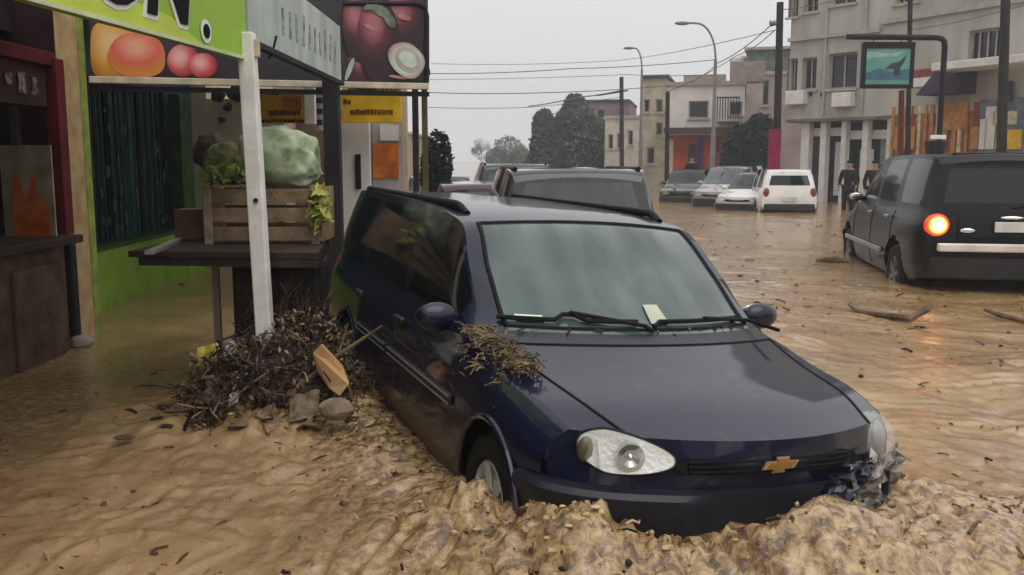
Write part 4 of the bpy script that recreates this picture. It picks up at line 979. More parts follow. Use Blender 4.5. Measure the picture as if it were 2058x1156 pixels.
# clipped dark tree beyond the board
def leaf_crown(mb, n, centers, size, rnd, mi=(0,)):
    for k in range(n):
        c, r = centers[rnd.randrange(len(centers))]
        while True:
            d = Vector((rnd.uniform(-1, 1), rnd.uniform(-1, 1), rnd.uniform(-1, 1)))
            if d.length < 1: break
        d = d * (1 if rnd.random() < .5 else .9 / max(.3, d.length) * .95)
        p = Vector(c) + Vector((d.x * r[0], d.y * r[1], d.z * r[2])); s = size * rnd.uniform(.5, 1.5)
        a = Vector((rnd.uniform(-1, 1), rnd.uniform(-1, 1), rnd.uniform(-1, 1))).normalized(); e = a.orthogonal().normalized() * s * .5; a = a * s
        mb.add([p - a, p + e, p + a, p - e], [(0, 1, 2, 3)], rnd.choice(mi))
M_leafd = mat('dark_leaf', (.010, .014, .012), .7, var=.4, scale=3)
M_leafg = mat('grey_green_leaf', (.045, .055, .045), .7, var=.4, scale=2)
M_leafg2 = mat('grey_green_leaf_light', (.08, .092, .075), .7, var=.4, scale=2)
M_bark = mat('bark', (.06, .045, .035), .9, bump=.4)
def tree(name, label, base, trunk_h, centers, n, size, leafm, seed, tr=.12, group=None, limbs=5):
    rnd = random.Random(seed); t = thing(name, label, 'tree', base, group); B = Vector(base)
    b = MB(); top = B + Vector((0, 0, trunk_h)); b.tube([B, B + Vector((tr * .3, 0, trunk_h * .5)), top], [tr, tr * .8, tr * .55], 8)
    for k in range(limbs):
        c, r = centers[k % len(centers)]; q = B + Vector(c) + Vector((rnd.uniform(-.5, .5) * r[0], rnd.uniform(-.5, .5) * r[1], rnd.uniform(-.2, .6) * r[2]))
        s = B + Vector((0, 0, trunk_h * rnd.uniform(.6, 1))); b.tube([s, (s + q) / 2 + Vector((rnd.uniform(-.2, .2), 0, .1)), q], [tr * .45, tr * .3, tr * .1], 6)
    b.build('trunk', M_bark, t, smooth=True)
    b = MB(); leaf_crown(b, n, [(B + Vector(c), r) for c, r in centers], size, rnd, tuple(range(len(leafm)))); b.build('crown', list(leafm), t); return t
p = at(886, 372, 15); tree('clipped_tree', 'dark rounded street tree beside the right edge of the picture board', (p.x - .05, 15, -.3), 1.4, [((0, 0, 1.75), (.26, .26, .50)), ((.04, 0, 1.30), (.20, .2, .45)), ((-.1, 0, 1.5), (.2, .2, .5))], 2200, .05, (M_leafd,), 3, .06)
# --- table with crate and sacks
tp = at(262, 515, 5.9); 
tb = thing('market_table', 'dark wet table with a tapered top beside the white pole', 'table', (-2.0, 5.4, -.2))
zt = .87
b = MB(); top = [gp(258, 517, zt), gp(640, 521, zt), gp(668, 478, zt), gp(430, 474, zt)]
for q in top: q.z = zt
b.prism(top, (0, 0, .035)); b.prism([q + Vector((0, 0, -.05)) for q in (top[0] + Vector((.05, .02, 0)), top[1], top[2], top[3])], (0, 0, .046)); b.build('table_top', M_dkwood, tb)
b = MB(); a = at(452, 700, 5.3); c = at(628, 520, 5.3); b.box(((a.x + c.x) / 2, 5.62, .31), (c.x - a.x, .3, 1.0)); b.build('pedestal', mat('black_drum', (.018, .018, .018), .55, col2=(.05, .047, .04), scale=6, bump=.3), tb, bevel=.03)
b = MB(); a = at(434, 560, 5.9); b.box((a.x, 5.9, .36), (.04, .04, .97)); b.build('leg', M_cream, tb)
b = MB(); b.bar(gp(300, 508, zt + .045), gp(368, 478, zt + .045), .05, .02); b.build('edge_strip', M_steel, tb)
def crate(name, label, px0, px1, pyt, pyb, Y, dep, m):
    a = at(px0, pyb, Y); c = at(px1, pyt, Y); a.z = zt + .036; t = thing(name, label, 'crate', ((a.x + c.x) / 2, Y + dep / 2, a.z)); h = c.z - a.z; wd = c.x - a.x; cx = (a.x + c.x) / 2
    for dy in (0, dep):
        b = MB()
        for k in range(3): b.box((cx, Y + dy, a.z + h * (.17 + .33 * k)), (wd, .014, h * .24))
        b.build('slat_side', m, t, bevel=.002)
    for dx in (0, wd):
        b = MB(); b.box((a.x + dx, Y + dep / 2, a.z + h / 2), (.016, dep - .02, h * .95)); b.build('end_board', m, t, bevel=.002)
    for dx in (.03, wd - .03):
        b = MB(); b.box((a.x + dx, Y - .014, a.z + h / 2), (.05, .014, h * 1.04)); b.build('corner_batten', mat('pale_batten', (.36, .27, .17), .8, var=.3, scale=12), t, bevel=.002)
    MB().box((cx, Y + dep / 2, a.z + .012), (wd - .03, dep - .02, .012)).build('base_board', m, t)
    return t, Vector((cx, Y + dep / 2, c.z))
ct, cc = crate('wooden_crate', 'slatted wooden crate on the dark table, heaped with green sacks', 412, 642, 374, 486, 5.75, .42, M_crate)
b = MB(); a = at(362, 470, 6.1); c = at(408, 408, 6.1); b.box(((a.x + c.x) / 2, 6.1, zt + .036 + .10), (.17, .18, .20)); tag(b.build('cardboard_box', mat('cardboard', (.20, .13, .08), .85, var=.3), bevel=.006), 'small brown box on the table left of the slatted crate', 'box')
def sack(name, label, items, m, cat='sack', seed=0):
    rnd = random.Random(seed); b = MB()
    A = []
    for (px, py, rx, ry, Y) in items:
        p = at(px, py, Y); s = Y / FPX; seg, rings = 60, 36; vs = []; fs = []
        for i in range(rings + 1):
            th = math.pi * i / rings
            for k in range(seg):
                ph = 2 * math.pi * k / seg; d = Vector((math.sin(th) * math.cos(ph), math.sin(th) * math.sin(ph), math.cos(th)))
                wv = 1 + .10 * float(fbm(np.array([d.x * 2.2 + px]), np.array([d.z * 2.2 + d.y * 1.7 + py]), 3, 5)[0]) - .12 * max(0, -d.z) ** 2 + .07 * (1 - abs(2 * float(vnoise(np.array([d.x * 3.1 + d.z * 2 + px]), np.array([d.y * 3 - d.z * 4 + py]), 8)[0]) - 1)) - .05 - .085 * abs(math.sin(3.4 * math.atan2(d.x, d.z + .25) + 2.6 * d.y + 1.5 * float(fbm(np.array([d.x * 2 + px]), np.array([d.z * 2 + d.y]), 2, 6)[0]))) ** .6 * (.35 + .65 * abs(d.x))
                d = Vector([math.copysign(abs(q) ** .8, q) for q in d]); vs.append(p + Vector((d.x * rx * s * (1 + .12 * d.z * -1), d.y * rx * s * .75, d.z * ry * s)) * wv)
        for i in range(rings):
            for k in range(seg): fs.append((i * seg + k, (i + 1) * seg + k, (i + 1) * seg + (k + 1) % seg, i * seg + (k + 1) % seg))
        b.add(vs, fs)
    return tag(b.build(name, m, smooth=True, sharp=0), label, cat)
M_sack = mat('green_mesh_sack', (.13, .19, .075), .38, col2=(.48, .54, .36), scale=7, bump=1.0, bscale=7, contrast=(.38, .66))  # pale tone paints whitish highlights into the sack's green
M_sack2 = mat('olive_mesh_sack', (.06, .07, .025), .6, col2=(.22, .22, .09), scale=14, bump=1.0, bscale=12)
M_sack3 = mat('brown_sack', (.075, .05, .045), .85, col2=(.16, .12, .09), scale=9, bump=.6, bscale=50)
sack('produce_sack', 'large pale green mesh sack lying on the crate right of the white pole', [(560, 322, 90, 68, 5.95)], M_sack, seed=1)
sack('produce_sack', 'olive green sack on the crate left of the white pole', [(462, 332, 56, 46, 5.9)], M_sack2, seed=2)
sack('produce_sack', 'small dark brown sack at the far left end of the crate', [(424, 305, 34, 40, 6.1)], M_sack3, seed=3)
# leafy greens hanging out of the crate
def leaves(name, label, items, n, size, mats, cat, seed, kind=None, group=None):
    rnd = random.Random(seed); b = MB(); leaf_crown(b, n, items, size, rnd, tuple(range(len(mats)))); return tag(b.build(name, list(mats)), label, cat, group, kind)
M_gl = mat('salad_leaf', (.14, .20, .03), .5, var=.4, scale=20); M_gl2 = mat('yellow_leaf', (.36, .34, .08), .5, var=.3, scale=20)
p = at(640, 418, 5.66); leaves('salad_bunch', 'yellow green bunch of leaves hanging from the right end of the crate', [((p.x, 5.66, p.z), (.06, .05, .14))], 130, .045, (M_gl, M_gl2, M_gl2), 'vegetables', 5)
p = at(455, 352, 5.72); leaves('salad_bunch', 'olive leafy greens spilling over the left front edge of the crate', [((p.x, 5.72, p.z), (.17, .06, .05))], 120, .04, (M_gl, M_sack2), 'vegetables', 6)
# --- debris heap round the pole
def sticks(mb, n, cen, rad, ln, th, rnd, flat=.35, mi=(0,)):
    for k in range(n):
        while True:
            d = Vector((rnd.uniform(-1, 1), rnd.uniform(-1, 1), rnd.uniform(0, 1)))
            if d.x * d.x + d.y * d.y + d.z * d.z < 1: break
        p = Vector(cen) + Vector((d.x * rad[0], d.y * rad[1], d.z * rad[2])); L_ = ln * rnd.uniform(.4, 1.6)
        a = Vector((rnd.uniform(-1, 1), rnd.uniform(-1, 1), rnd.uniform(-1, 1) * flat * 2)).normalized() * L_ / 2; t_ = th * rnd.uniform(.4, 1.6)
        mid = p + Vector((rnd.uniform(-.1, .1), rnd.uniform(-.1, .1), rnd.uniform(-.1, .1))) * L_
        mb.tube([p - a, mid, p + a], [t_, t_ * .9, t_ * .5], 4, mi=rnd.choice(mi), cap=False)
rnd = random.Random(21)
M_db = [mat('wet_twig', (.055, .036, .024), .5, var=.6, scale=9), mat('brown_twig', (.13, .086, .05), .6, var=.5, scale=9), mat('straw', (.27, .20, .11), .7, var=.4, scale=9), mat('black_rot', (.020, .015, .012), .45, var=.5)]
b = MB()
core = at(560, 790, 4.9)
# matted core
n1, n2 = 40, 24; A = []
for i in range(n1 + 1):
    row = []
    for j in range(n2):
        t = i / n1; a = 2 * math.pi * j / n2; rr_ = .02 + .52 * t; x = core.x + rr_ * 1.05 * math.cos(a); y = 4.95 + rr_ * .75 * math.sin(a)
        z = .46 * (1 - t ** 1.6) - .02 + .09 * float(fbm(np.array([x * 7]), np.array([y * 7]), 4, 9)[0]) * (1 - t * .5); row.append((x, y, z))
    row.append(row[0]); A.append(row)
b.grid(np.array(A), 3)
sticks(b, 2600, (core.x, 4.9, .0), (.58, .44, .50), .085, .0036, rnd, .5, (0, 0, 1, 1, 3, 2))
sticks(b, 34, (core.x, 4.85, .1), (.5, .36, .34), .36, .007, rnd, .4, (0, 1, 3))
sticks(b, 400, (core.x + .12, 4.62, -.02), (.55, .28, .20), .12, .006, rnd, .4, (1, 2, 2, 0))
leaf_crown(b, 5200, [((core.x, 4.88, .16), (.56, .42, .38)), ((core.x + .05, 5.1, .38), (.34, .2, .22)), ((core.x + .1, 4.7, .03), (.6, .3, .16))], .016, rnd, (0, 0, 1, 3, 2))
for k in range(46):
    p = Vector((core.x + rnd.gauss(0, .28), 4.88 + rnd.gauss(0, .2), .12 + .3 * rnd.random())); a = Vector((rnd.gauss(0, 1), rnd.gauss(0, .7), rnd.gauss(.1, .45))).normalized(); L_ = rnd.uniform(.2, .55); e = a.orthogonal().normalized() * L_ * rnd.uniform(-.3, .3)
    b.tube([p - a * L_ * .5, p - a * L_ * .15 + e * .7, p + a * L_ * .2 + e, p + a * L_ * .5 + e * .3 - Vector((0, 0, .05))], [rnd.uniform(.003, .010), .006, .005, .002], 5, mi=rnd.choice((0, 1, 1, 2, 2)), cap=False)
for k in range(22): b.blob((core.x + rnd.gauss(.05, .3), 4.72 + rnd.gauss(0, .16), max(.02, rnd.gauss(.1, .07))), (rnd.uniform(.02, .06), rnd.uniform(.02, .05), rnd.uniform(.008, .018)), 9, 6, .3, rnd.choice((0, 1, 1)))
sticks(b, 500, (core.x - .02, 5.25, .30), (.34, .12, .42), .10, .004, rnd, 1.2, (0, 1, 3))
sticks(b, 600, (core.x + .55, 4.55, .0), (.45, .42, .16), .08, .0035, rnd, .4, (0, 1, 2, 2))
tag(b.build('debris_heap', M_db), 'heap of dark twigs and rotten leaves washed up round the white pole', 'debris', kind='stuff')
def chunk(name, label, pts, thick, m, cat, bevel=.006):
    b = MB(); n = len(pts); nn = (Vector(pts[1]) - Vector(pts[0])).cross(Vector(pts[2]) - Vector(pts[0])).normalized()
    b.prism(pts, nn * thick); return tag(b.build(name, m, bevel=bevel), label, cat)
for k in range(1): pass
Yp = 4.62
chunk('broken_plank', 'split orange brown plank stuck upright in the heap beside the stranded car', [at(648, 690, Yp), at(630, 708, Yp), at(640, 745, Yp), at(662, 778, Yp - .05), at(684, 795, Yp - .1), at(703, 770, Yp - .1), at(690, 735, Yp)], .025, mat('split_wood', (.42, .23, .10), .75, col2=(.56, .36, .18), scale=8, stretch=(1, 1, .25)), 'plank')
p = at(676, 822, 4.35); b = MB(); b.blob(p, (.085, .07, .055), 16, 10, .07); tag(b.build('pale_stone', mat('mud_stone', (.26, .20, .14), .85, var=.4, scale=14, bump=.5), smooth=True), 'rounded mud coloured stone at the right foot of the heap', 'stone')
for (px, py, Y, sz, U, V, sd, col, lab) in ((560, 745, 4.72, .17, (1, .2, .3), (-.3, .3, 1), 21, (.07, .05, .045), 'dark sodden rag draped over the middle of the debris heap'), (440, 790, 4.7, .15, (1, .1, -.3), (.2, .5, 1), 22, (.16, .115, .08), 'muddy brown rag at the left foot of the debris heap'), (612, 815, 4.5, .15, (1, .2, .2), (-.1, .6, 1), 23, (.20, .15, .10), 'mud soaked sheet beneath the split plank')):
    b = MB(); crumple(b, at(px, py, Y), sz, sz * .9, U, V, .022, 9, sd); tag(b.build('rag', mat('rag_%d' % sd, col, .6, var=.5, scale=12), smooth=True, sharp=0), lab, 'rag')
p = at(418, 715, 5.0); b = MB(); crumple(b, p, .12, .12, (1, .3, .2), (0, .3, 1), .02, 7, 2); tag(b.build('yellow_bag', mat('yellow_plastic', (.50, .40, .04), .4, var=.3, scale=10), smooth=True), 'crumpled yellow plastic bag at the left side of the heap', 'bag')
for (px, py, sz, sd, lab) in ((505, 845, .07, 3, 'scrap of white paper low in the front of the debris heap'), (462, 700, .06, 6, 'scrap of white plastic caught high at the left of the heap'), (470, 800, .05, 7, 'torn pale scrap in the dark middle of the debris heap')):
    p = at(px, py, 4.55 if py > 750 else 4.9); b = MB(); crumple(b, p, sz, sz * 1.3, (1, .2, .3), (0, .4, 1), .012, 6, sd); tag(b.build('litter_scrap', mat('white_scrap', (.45, .45, .47), .5)), lab, 'litter')
b = MB(); crumple(b, at(530, 850, 4.45), .16, .14, (1, .1, .5), (-.2, .2, 1), .02, 7, 12); tag(b.build('cardboard_piece', mat('wet_card', (.28, .19, .12), .8, var=.4, scale=9)), 'piece of wet brown cardboard at the foot of the white pole', 'cardboard')
b = MB()
ta, tb_ = at(570, 800, 4.6), at(790, 640, 4.9)
b.tube([ta, (ta + tb_) / 2 + Vector((0, -.05, .02)), tb_], [.016, .012, .006], 6); b.tube([(ta + tb_) / 2 + Vector((0, -.05, .02)), at(700, 650, 4.8)], [.008, .003], 6)
tag(b.build('branch', M_db[1], smooth=True), 'long thin branch slanting from the heap against the side of the car', 'branch')
# grass and twigs caught on the car
rnd = random.Random(31); b = MB()
for k in range(420):
    t = rnd.random() ** .8; P0 = carw(-.44 + .50 * t, -.665 + .055 * t + rnd.gauss(0, .035)); z = CAR_LOC.z + .858 - .075 * t + math.sin(.06) * .70 + rnd.uniform(-.015, .03)
    if rnd.random() < .22: P0 = P0 - _l * rnd.uniform(.03, .08); z -= rnd.uniform(.03, .12)
    L_ = rnd.uniform(.02, .085); a = Vector((rnd.uniform(-1, 1), rnd.uniform(-1, 1), rnd.uniform(-.4, .3))).normalized() * L_
    c0 = Vector((P0.x, P0.y, z)); b.tube([c0 - a * .5, c0 + Vector((rnd.uniform(-.01, .01), 0, .006)), c0 + a * .5], rnd.uniform(.0012, .0032), 4, mi=rnd.choice((0, 1, 2, 2, 2)), cap=False)
    if k % 3 == 0: e = a.orthogonal().normalized() * .012; b.add([c0 - a * .2, c0 + e, c0 + a * .2, c0 - e * .6], [(0, 1, 2, 3)], rnd.choice((0, 1, 2)))
tag(b.build('grass_clump', M_db), 'clump of straw and twigs caught on the near front wing of the navy estate car', 'debris', kind='stuff')
b = MB()
for k in range(60):
    y = rnd.uniform(-.62, .66); y = y if rnd.random() < .3 else rnd.uniform(.05, .5); P0 = carw(-.235 - .18 * (y / .66) ** 2 + rnd.uniform(-.02, .03), y); z = CAR_LOC.z + .872 - math.sin(.06) * y - .012 * (y / .5) ** 2 + rnd.uniform(0, .02)
    L_ = rnd.uniform(.03, .10); a = Vector((rnd.uniform(-1, 1), rnd.uniform(-.4, .4), rnd.uniform(-.15, .15))).normalized() * L_; c0 = Vector((P0.x, P0.y, z))
    b.tube([c0 - a * .5, c0 + a * .5], rnd.uniform(.002, .006), 4, mi=rnd.choice((0, 1, 2, 2)), cap=False)
tag(b.build('twig_litter', M_db), 'litter of leaves and twigs lying along the wipers of the navy estate car', 'debris', kind='stuff')
HAZE = .0026

# ================================================================= RIGHT SIDE AND FAR STREET
M_bge = mat('beige_render', (.375, .365, .32), .85, var=.2, scale=1.1, bump=.15, bscale=20, stretch=(1.6, 1.6, .35), detail=7)
M_bge2 = mat('grey_beige_render', (.37, .35, .31), .85, var=.2, scale=1.1, bump=.15, bscale=20, stretch=(1.6, 1.6, .35), detail=7)
M_ledge = mat('ledge', (.36, .34, .28), .8, var=.2)
M_winfr = mat('window_frame', (.30, .27, .24), .6)
M_col = mat('white_column', (.62, .60, .56), .7, var=.12)
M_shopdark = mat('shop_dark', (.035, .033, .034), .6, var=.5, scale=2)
class Plane:
    """a vertical wall plane: a along it, z up, c outwards to the street"""
    def __init__(s, O, d): s.O = Vector((O[0], O[1], 0)); s.d = Vector((d[0], d[1], 0)).normalized(); n = Vector((s.d.y, -s.d.x, 0)); s.n = n if (Vector((0, 0, 0)) - s.O).dot(n) > 0 else -n
    def p(s, a, z, c=0): return s.O + s.d * a + Vector((0, 0, z)) + s.n * c
    def hit(s, px, py):
        r = ray(px, py); o = Vector((0, 0, CAM_H)); t = (s.O - o).dot(s.n) / r.dot(s.n); q = o + r * t; return (q - s.O).dot(s.d), q.z
    def rect(s, px0, py0, px1, py1):
        ym = (py0 + py1) / 2; xm = (px0 + px1) / 2
        return s.hit(px0, ym)[0], s.hit(xm, py1)[1], s.hit(px1, ym)[0], s.hit(xm, py0)[1]
    def box(s, mb, a0, z0, a1, z1, c0, c1, mi=0):
        mb.prism([s.p(a0, z0, c0), s.p(a1, z0, c0), s.p(a1, z1, c0), s.p(a0, z1, c0)], s.n * (c1 - c0), mi)
def wall_open(pl, a0, z0, a1, z1, ops, depth, m, parent, glass, frame=None, bars=0, thick=.0, name='wall'):
    """wall with real openings: reveals, a pane set back, a frame in front of it"""
    As = sorted({a0, a1, *[o[0] for o in ops], *[o[2] for o in ops]}); Zs = sorted({z0, z1, *[o[1] for o in ops], *[o[3] for o in ops]})
    As = [a for a in As if a0 <= a <= a1]; Zs = [z for z in Zs if z0 <= z <= z1]
    b = MB()
    for i in range(len(As) - 1):
        for j in range(len(Zs) - 1):
            ca, cz = (As[i] + As[i + 1]) / 2, (Zs[j] + Zs[j + 1]) / 2
            if any(o[0] < ca < o[2] and o[1] < cz < o[3] for o in ops): continue
            b.add([pl.p(As[i], Zs[j]), pl.p(As[i + 1], Zs[j]), pl.p(As[i + 1], Zs[j + 1]), pl.p(As[i], Zs[j + 1])], [(0, 1, 2, 3)])
    for (p, q, r_, t) in ops:
        c = [(p, q), (r_, q), (r_, t), (p, t)]
        for k in range(4):
            u_, v_ = c[k], c[(k + 1) % 4]; b.add([pl.p(*u_), pl.p(*v_), pl.p(*v_, -depth), pl.p(*u_, -depth)], [(0, 1, 2, 3)])
    w_ = b.build(name, m, parent, weld=.001)
    for (p, q, r_, t) in ops:
        f = MB(); fw = .06
        pl.box(f, p, q, p + fw, t, -depth + .01, -depth + .06); pl.box(f, r_ - fw, q, r_, t, -depth + .01, -depth + .06)
        pl.box(f, p + fw, t - fw, r_ - fw, t, -depth + .01, -depth + .06); pl.box(f, p + fw, q, r_ - fw, q + fw, -depth + .01, -depth + .06)
        for k in range(bars): x = p + (r_ - p) * (k + 1) / (bars + 1); pl.box(f, x - .025, q + fw, x + .025, t - fw, -depth + .015, -depth + .055)
        wo_ = f.build('window', frame or M_winfr, parent); g = MB(); pl.box(g, p, q, r_, t, -depth - .03, -depth); g.build('pane', glass, wo_)
        s_ = MB(); pl.box(s_, p - .06, q - .08, r_ + .06, q - .003, .003, .09); s_.build('sill', M_ledge, wo_)
    return w_
# --- the big corner building
A_ = at(1576, 400, 33.0); B_ = Vector((11.9, 30.5, 0)); PL = Plane((A_.x, 33.0), (B_.x - A_.x, 30.5 - 33.0)); LL = (Vector((B_.x, 30.5, 0)) - PL.O).length
PR = Plane((B_.x, 30.5), (.46, -.888)); LR = PR.hit(2075, 200)[0]
bb = thing('corner_building', 'grey beige three storey corner building over white shop columns', 'building', (13, 31, -.3))
zs = PL.hit(1650, 238)[1]; ZB = 12.5
ops = [PL.rect(*r_) for r_ in ((1581, 118, 1602, 184), (1612, 116, 1641, 180), (1664, 106, 1722, 178), (1585, -30, 1605, 34), (1616, -34, 1645, 24), (1672, -50, 1722, 8))]
wall_open(PL, 0, zs, LL, ZB, ops, .22, M_bge, bb, M_dark_glass, bars=1)
opr = [PR.rect(1946, 58, 2012, 128), PR.rect(1800, -60, 1850, 5), PR.rect(1946, -90, 2012, -20)]
zr = PR.hit(1800, 190)[1]
wall_open(PR, 0, zs, LR, ZB, opr, .2, M_bge2, bb, M_dark_glass, bars=3, name='side_wall')
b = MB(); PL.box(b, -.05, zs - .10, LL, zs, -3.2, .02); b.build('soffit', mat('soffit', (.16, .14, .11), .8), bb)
b = MB()
for z in (PL.hit(1650, 78)[1],): PL.box(b, -.03, z, LL, z + .12, .002, .14)
lz = PL.hit(1650, 74)[1]
b.build('ledge', M_ledge, bb)
b = MB()
for z in (PR.hit(1900, 30)[1],): PR.box(b, .0, z, LR, z + .14, .002, .12)
b.build('cornice', M_ledge, bb)
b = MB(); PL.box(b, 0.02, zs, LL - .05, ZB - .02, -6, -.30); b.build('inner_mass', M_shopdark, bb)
b = MB(); b.prism([PL.p(0, zs), PL.p(0, zs, -9), PL.p(.02, zs, -9), PL.p(.02, zs)], (0, 0, ZB - zs)); b.build('end_wall', M_bge, bb)
b = MB(); PL.box(b, 0, ZB, LL, ZB + .2, -9, .1); b.build('roof', M_bge2, bb)
# small vents under the windows
b = MB()
for px in (1630, 1652, 1690, 1718): a, z = PL.hit(px, 190); PL.box(b, a - .06, z - .06, a + .06, z + .06, .002, .02)
b.build('vent', M_shopdark, bb)
for px in (1655, 1732): a, z = PL.hit(px, 230); b = MB(); b.tube([PL.p(a, z, .06), PL.p(a, ZB - .3, .06)], .05, 8); b.build('downpipe', M_ledge, bb, smooth=True)
for (px, py) in ((1606, 196), (1700, 200)):
    a, z = PL.hit(px, py); b = MB(); PL.box(b, a - .35, z - .25, a + .35, z + .22, .01, .32); b.build('air_conditioner', M_col, bb, bevel=.02)
# recessed ground floor with white columns
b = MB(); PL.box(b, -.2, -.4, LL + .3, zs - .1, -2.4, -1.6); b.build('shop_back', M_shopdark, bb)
for (x0, x1, y0) in ((1600, 1616, 250), (1638, 1650, 258), (1680, 1690, 250), (1722, 1734, 262), (1768, 1782, 250)):
    pl_ = PL if x1 < 1738 else PR; a0, _ = pl_.hit(x0, 320); a1, _ = pl_.hit(x1, 320); b = MB(); pl_.box(b, a0, -.4, a1, zs - .10, -.55, -.25); b.build('column', M_col, bb, bevel=.02)
b = MB()
for (x0, x1, y0, y1) in ((1600, 1690, 258, 272), (1690, 1782, 262, 278)):
    pl_ = PL; a0, zt_ = pl_.hit(x0, y0); a1, zb_ = pl_.hit(x1, y1); pl_.box(b, a0, zb_, a1, zt_, -.62, -.56)
b.build('transom', M_col, bb)
for (x0, x1, y0, y1, m) in ((1650, 1664, 285, 395, M_white), (1618, 1636, 275, 395, M_dark_glass), (1700, 1722, 300, 395, M_white), (1742, 1766, 278, 330, mat('pale_green_pane', (.26, .32, .26), .4))):
    a0, zt_ = PL.hit(x0, y0); a1, zb_ = PL.hit(x1, y1); b = MB(); PL.box(b, a0, max(-.3, zb_), a1, zt_, -1.0, -.94); b.build('shop_door', m, bb, bevel=.01)
# ground floor of the right part: wooden shop front
wf = thing('orange_shop', 'orange and red wooden shop front under a purple awning', 'shop', tuple(PR.p(3, -.3)))
a0, _ = PR.hit(1790, 250); a1, _ = PR.hit(1965, 250); zt_ = PR.hit(1880, 186)[1]
b = MB(); PR.box(b, a0, -.4, LR + 1.5, zs + .6, -.9, -.04); b.build('wall', mat('red_brown_wall', (.30, .13, .05), .8, var=.5, scale=2), wf)
rr = random.Random(8); M_wo = [mat('orange_wood', (.42, .19, .05), .6, var=.3, scale=6), mat('red_wood', (.24, .05, .035), .6, var=.3, scale=6), mat('pale_wood', (.55, .42, .26), .6, var=.3, scale=6)]
x = a0 + .05; k = 0
while x < a1 - .12:
    wd = rr.uniform(.07, .2); b = MB(); PR.box(b, x, -.3, x + wd, zt_ - .36, -.04, rr.uniform(.0, .05)); b.build('wooden_post', M_wo[k % 3] if rr.random() < .45 else M_wo[0], wf, bevel=.01); x += wd + rr.uniform(.02, .16); k += 1
for (x0, x1, y0, y1) in ((1800, 1840, 255, 300), (1900, 1945, 205, 260), (1955, 1975, 255, 300)):
    p0, z1 = PR.hit(x0, y0); p1, z0 = PR.hit(x1, y1); b = MB(); PR.box(b, p0, z0, p1, z1, .055, .075); b.build('panel', M_wo[0], wf)
b = MB(); p0, z1 = PR.hit(1884, 140); p1, z0 = PR.hit(1962, 188); b.prism([PR.p(p0, z0, .9), PR.p(p0, z1, .02), PR.p(p0, z0, .02)], PR.d * (p1 - p0)); b.build('awning', mat('purple_awning', (.035, .018, .040), .8, var=.4), wf)
b = MB(); p0, z1 = PR.hit(1835, 158); p1, z0 = PR.hit(1880, 172); PR.box(b, p0, z0, p1, z1, .02, .06); b.build('fascia', M_col, wf); b = MB(); PR.box(b, p0, z1, p1, z1 + .25, .02, .05); b.build('red_fascia', M_wo[1], wf)
ws = thing('blue_shop', 'pale blue shop front with a projecting white slab roof at the right edge', 'shop', tuple(PR.p(5, -.3)))
b = MB(); p0, z1 = PR.hit(1976, 200); PR.box(b, p0, -.35, LR + 1.4, zs + .3, -.03, .12); b.build('wall', mat('blue_grey_wall', (.12, .15, .18), .7, var=.5, scale=2.5), ws)
b = MB(); q0, z1 = PR.hit(1932, 132); q1, z0 = PR.hit(1932, 147); PR.box(b, q0, z0, LR + 1.5, z1, .14, 1.3); b.build('slab_roof', M_col, ws, bevel=.02)
for (x0, x1, y0, y1, m) in ((2004, 2050, 225, 250, mat('cream_sign', (.52, .46, .30), .6, var=.3, scale=8)), (2010, 2058, 262, 300, M_yellow), (1990, 2004, 215, 300, M_col), (2020, 2040, 165, 205, M_shopdark), (1978, 1988, 240, 300, M_col)):
    p0, z1 = PR.hit(x0, y0); p1, z0 = PR.hit(x1, y1); b = MB(); PR.box(b, p0, z0, p1, z1, .125, .17); b.build('shop_panel', m, ws)
# --- white two storey house, its neighbours
def simple_house(name, label, x0, x1, ytop, Y, m, dirv, depth, ops=(), zroof=None, m2=None, ysplit=None, parapet=None, cat='house', bars=0):
    O = at(x0, 395, Y); P_ = Plane((O.x, Y), dirv); L1 = P_.hit(x1, 330)[0]; zt = P_.hit((x0 + x1) / 2, ytop)[1]
    t = thing(name, label, cat, (O.x + .5, Y + 1, -.3))
    z0 = -.4 if ysplit is None else P_.hit((x0 + x1) / 2, ysplit)[1]
    wall_open(P_, 0, z0, L1, zt, [P_.rect(*o) for o in ops], .15, m, t, M_dark_glass, bars=bars)
    if ysplit is not None: b = MB(); P_.box(b, .0, -.4, L1, z0, -.3, .012); b.build('ground_floor', m2, t)
    b = MB(); P_.box(b, 0, -.4, L1, zt - .02, -depth, -.22); b.build('building_mass', m, t)
    b = MB(); P_.box(b, -.06, zt, L1 + .06, zt + .16, -depth, .12); b.build('parapet', parapet or M_ledge, t)
    return t, P_, L1, zt
M_wh = mat('white_render', (.66, .64, .60), .8, var=.12, scale=1.5)
M_rdshop = mat('red_shop_wall', (.34, .06, .028), .7, var=.45, scale=1.2)
t, P_, L1, zt = simple_house('white_house', 'white two storey house with one dark window over a red shop', 1338, 1492, 172, 40, M_wh, (1, -.25), 8, ((1384, 203, 1424, 238), (1466, 204, 1492, 232)), ysplit=272, m2=M_rdshop, parapet=mat('pink_parapet', (.36, .29, .27), .8))
b = MB(); z = P_.hit(1400, 268)[1]; P_.box(b, -.1, z, L1 + .1, z + .22, .02, .7); b.build('canopy_slab', mat('dark_slab', (.07, .06, .055), .8), t)
b = MB(); P_.box(b, L1 * .2, zt + .16, L1 * .75, zt + .45, -.8, -.02); P_.box(b, L1 * .80, zt + .16, L1 + .8, zt + 1.0, -1.5, -.4); b.build('roof_step', mat('pink_grey', (.34, .28, .26), .8), t)
